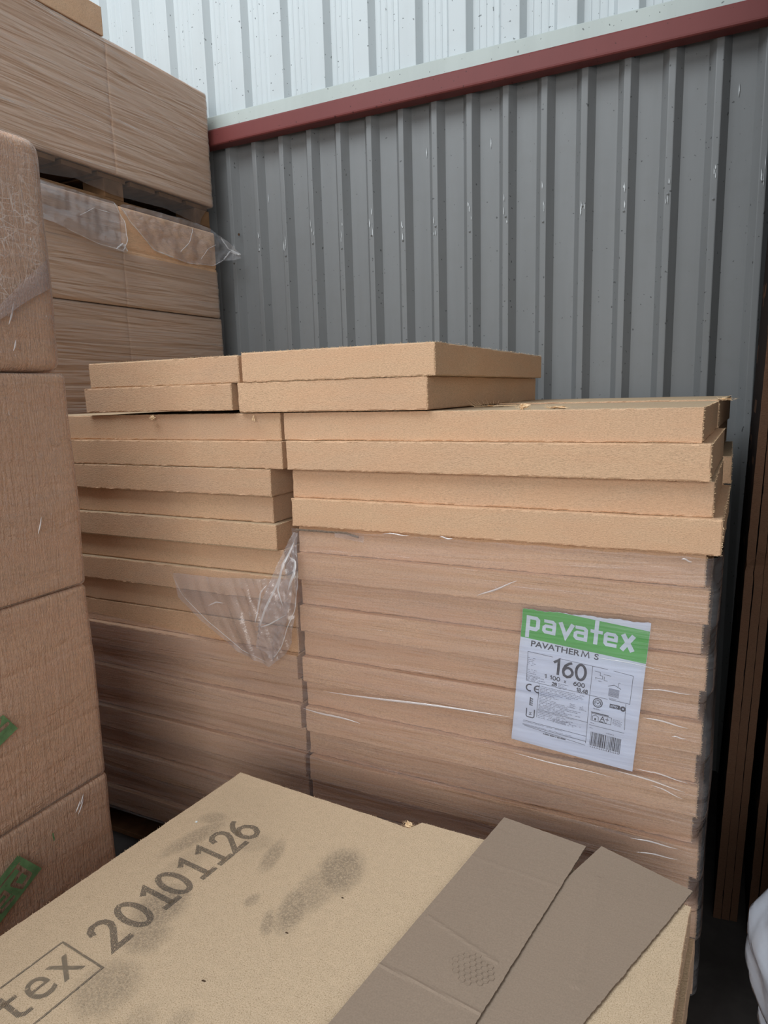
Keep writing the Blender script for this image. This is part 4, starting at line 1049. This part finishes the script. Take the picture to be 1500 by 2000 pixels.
# ------------------------------------------------------------------ boards leaning upright at the right
def upright(label, x, y0, depth, h, lean, th, mat, seed, group, chip=None):
    t = thing('upright_board', label, 'board', (x+th/2, y0+depth/2, 0), 0, group)
    xs = [x, x+.002, x+th-.002, x+th]; ys = [y0, y0+.002, y0+.01]+stations(y0+.05, y0+depth-.05, .1)+[y0+depth]; zs = [0.001]+stations(.02, h-.02, .02)+[h]
    def d(p, n):
        q = p+n*(.0012*noise.noise(p*30+Vector((seed,)*3)))
        if chip and p.y < y0+.012:
            q.y += .012*exp(-((p.z-chip)/.035)**2)*(1+noise.noise(p*60)); q.x += .006*exp(-((p.z-chip)/.02)**2)*noise.noise(p*80)
        q.x += lean*p.z+.002*noise.noise(Vector((seed, 0, p.z*1.3))); return q
    V, F, MI = grid_box(xs, ys, zs, .0015, d)
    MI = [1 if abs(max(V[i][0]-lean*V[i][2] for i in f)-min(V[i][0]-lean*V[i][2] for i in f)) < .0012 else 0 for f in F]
    mesh('panel', V, F, [M[mat], M['shade_face']], t, MI)
    return t
gu = 'boards standing upright at the right edge'
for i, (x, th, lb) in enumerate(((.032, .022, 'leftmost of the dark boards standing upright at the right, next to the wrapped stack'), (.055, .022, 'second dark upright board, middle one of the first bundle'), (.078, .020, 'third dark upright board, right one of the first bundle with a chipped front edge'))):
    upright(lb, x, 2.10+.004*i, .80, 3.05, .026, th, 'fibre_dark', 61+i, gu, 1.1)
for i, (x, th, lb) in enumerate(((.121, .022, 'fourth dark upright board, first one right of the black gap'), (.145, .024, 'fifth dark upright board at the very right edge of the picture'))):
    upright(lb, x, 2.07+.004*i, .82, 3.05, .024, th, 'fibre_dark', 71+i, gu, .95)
for i in range(14):  # out-of-view boards, added to keep light off the right side
    upright('unseen dark upright board, added further right to block light', .172+.045*i, 2.05, .84, 3.05, .024, .036, 'fibre_dark', 81+i, 'upright boards added beyond the right edge to block light')
# the added row above keeps the aisle dark
# ------------------------------------------------------------------ white film heap at the lower right
prof = [(.535, .005), (.457, .030), (.302, .205), (.291, .236), (.300, .262), (.279, .290), (.262, .298), (.281, .304), (.304, .304), (.296, .320), (.299, .344), (.316, .357), (.292, .364), (.302, .41), (.312, .452), (.276, .535), (.240, .58), (.19, .62), (.12, .65), (.02, .662)]
cxh, cyh = .385, 1.50
prof = [(cxh-.232, .236), (cxh-.250, .236)]
R_ = [(0, .27), (.08, .262), (.16, .25), (.205, .245), (.236, .253), (.257, .269), (.262, .255), (.291, .248), (.300, .266), (.305, .287), (.315, .285), (.32, .281), (.344, .284), (.355, .300), (.364, .300), (.38, .296), (.41, .292), (.452, .297), (.50, .272), (.535, .258), (.58, .215), (.62, .15), (.645, .08), (.655, .005)]
V = []; F = []; nA = 150
Zs = [z for z, _ in R_]
lv_ = []
for (z0_, r0_), (z1_, r1_) in zip(R_, R_[1:]):
    m = max(1, int((z1_-z0_)/.010))
    for s in range(m): lv_.append((z0_+(z1_-z0_)*s/m, r0_+(r1_-r0_)*s/m))
lv_.append(R_[-1])
for (z, r) in lv_:
    for a in range(nA):
        th = 2*pi*a/nA; p = Vector((cos(th)*r, sin(th)*r, z)); f = min(1, r/.1)
        k_ = 1+f*(.07*noise.noise(p*5.5)+.07*crumple(p, 5, 61, 5)+.06*crumple(p, 13, 62, 4)+.035*sin(th*7+3*noise.noise(p*4)+z*4))*(.8 if cos(th) < -.55 else 1)-.02
        dz = f*.022*noise.noise(Vector((p.x*9, p.y*9, 3)))+(.05*noise.noise(Vector((cos(th)*2, sin(th)*2, 9)))+.03)*(1-f)
        if cos(th) < -.8 : dz *= .3
        V.append((cxh+p.x*k_, cyh+p.y*k_, max(.002, z+dz)))
for i in range(len(lv_)-1):
    for a in range(nA): F.append((i*nA+a, i*nA+(a+1) % nA, (i+1)*nA+(a+1) % nA, (i+1)*nA+a))
F.append(tuple(range((len(lv_)-1)*nA, len(lv_)*nA)))
tag(mesh('plastic_film_heap', V, F, M['film_bag'], smooth=True, loc=(cxh, cyh, 0)), 'crumpled heap of whitish translucent plastic film on the floor at the lower right', 'plastic film')

# ------------------------------------------------------------------ loose bits
def tuft(label, loc, size, seed, mat='tuft', group='torn fibre tufts on the main stack', name='fibre_tuft', cat='fibre tuft', flat=.45):
    rnd = random.Random(seed); V = []; F = []; n1, n2 = 12, 8
    for i in range(n2+1):
        ph = pi*i/n2
        for j in range(n1):
            th = 2*pi*j/n1; d = Vector((cos(th)*sin(ph), sin(th)*sin(ph), cos(ph)))
            r = .75+1.1*noise.noise(d*2.2+Vector((seed*3.3, 0, 0)))+.6*noise.noise(d*6+Vector((seed*3.3, 0, 0)))
            V.append((loc[0]+d.x*size[0]*r, loc[1]+d.y*size[1]*r, loc[2]+size[2]*.8+d.z*size[2]*r))
    for i in range(n2):
        for j in range(n1): F.append((i*n1+j, (i+1)*n1+j, (i+1)*n1+(j+1) % n1, i*n1+(j+1) % n1))
    MI = [0]*len(F)
    if mat == 'tuft':
        for _ in range(60):
            a = rnd.uniform(0, 6.3); c = Vector(loc)+Vector((cos(a)*size[0], sin(a)*size[1], size[2]*rnd.random())); L = rnd.uniform(.5, 1.3)*size[0]*.6
            dd = Vector((cos(a), sin(a), rnd.uniform(-.1, 1))).normalized()*L; b = len(V)
            V += [tuple(c), tuple(c+Vector((.0006, 0, .0004))), tuple(c+dd)]; F.append((b, b+1, b+2))
    return tag(mesh(name, V, F, M[mat], loc=loc), label, cat, group)
zr = H+PZ[0]
tuft('pale tuft of torn fibre sticking up from the top board of the main stack', (-.448, D+.028, zr), (.014, .010, .0075), 1)
tuft('low scuffed fibre tuft on the top board, right of the bigger one', (-.370, D+.05, zr), (.022, .012, .0030), 2)
tuft('thin scuff of fibre by the right foot of the small top board', (-.60, D+.30, zr), (.06, .02, .0025), 3)
tuft('splintered tuft on the split corner at the far right of the stack', (-.012, D+.60, zr), (.022, .014, .005), 4)
tuft('torn flake hanging on the front edge of the left board under the small boards', (-1.607, D-.002, zr-.015), (.011, .003, .007), 5, flat=.3)
tuft('narrow torn flake near the right end of the left board under the small boards', (-1.222, D-.002, zr-.022), (.004, .003, .009), 6)
tuft('torn curl of fibre in the notch of the foreground board', (-.616, 1.317, zt-.004), (.012, .008, .007), 7, group=None)
tuft('dark wood chip on the foreground board beside the stain', (-.758, .780, zt), (.0045, .0018, .0012), 8, 'dark', 'crumbs on the foreground board', 'wood_chip', 'crumb')
tuft('tiny dark chip below the shoe mark', (-.689, .929, zt), (.0035, .0012, .0008), 9, 'dark', 'crumbs on the foreground board', 'wood_chip', 'crumb')
tuft('tiny dark chip right of the shoe mark', (-.639, 1.051, zt), (.003, .0014, .0008), 10, 'dark', 'crumbs on the foreground board', 'wood_chip', 'crumb')
tuft('small white bit near the printed number', (-1.076, 1.126, zt), (.0035, .003, .0016), 11, 'white_bit', 'crumbs on the foreground board', 'plastic_crumb', 'crumb')
bpy.context.view_layer.update()
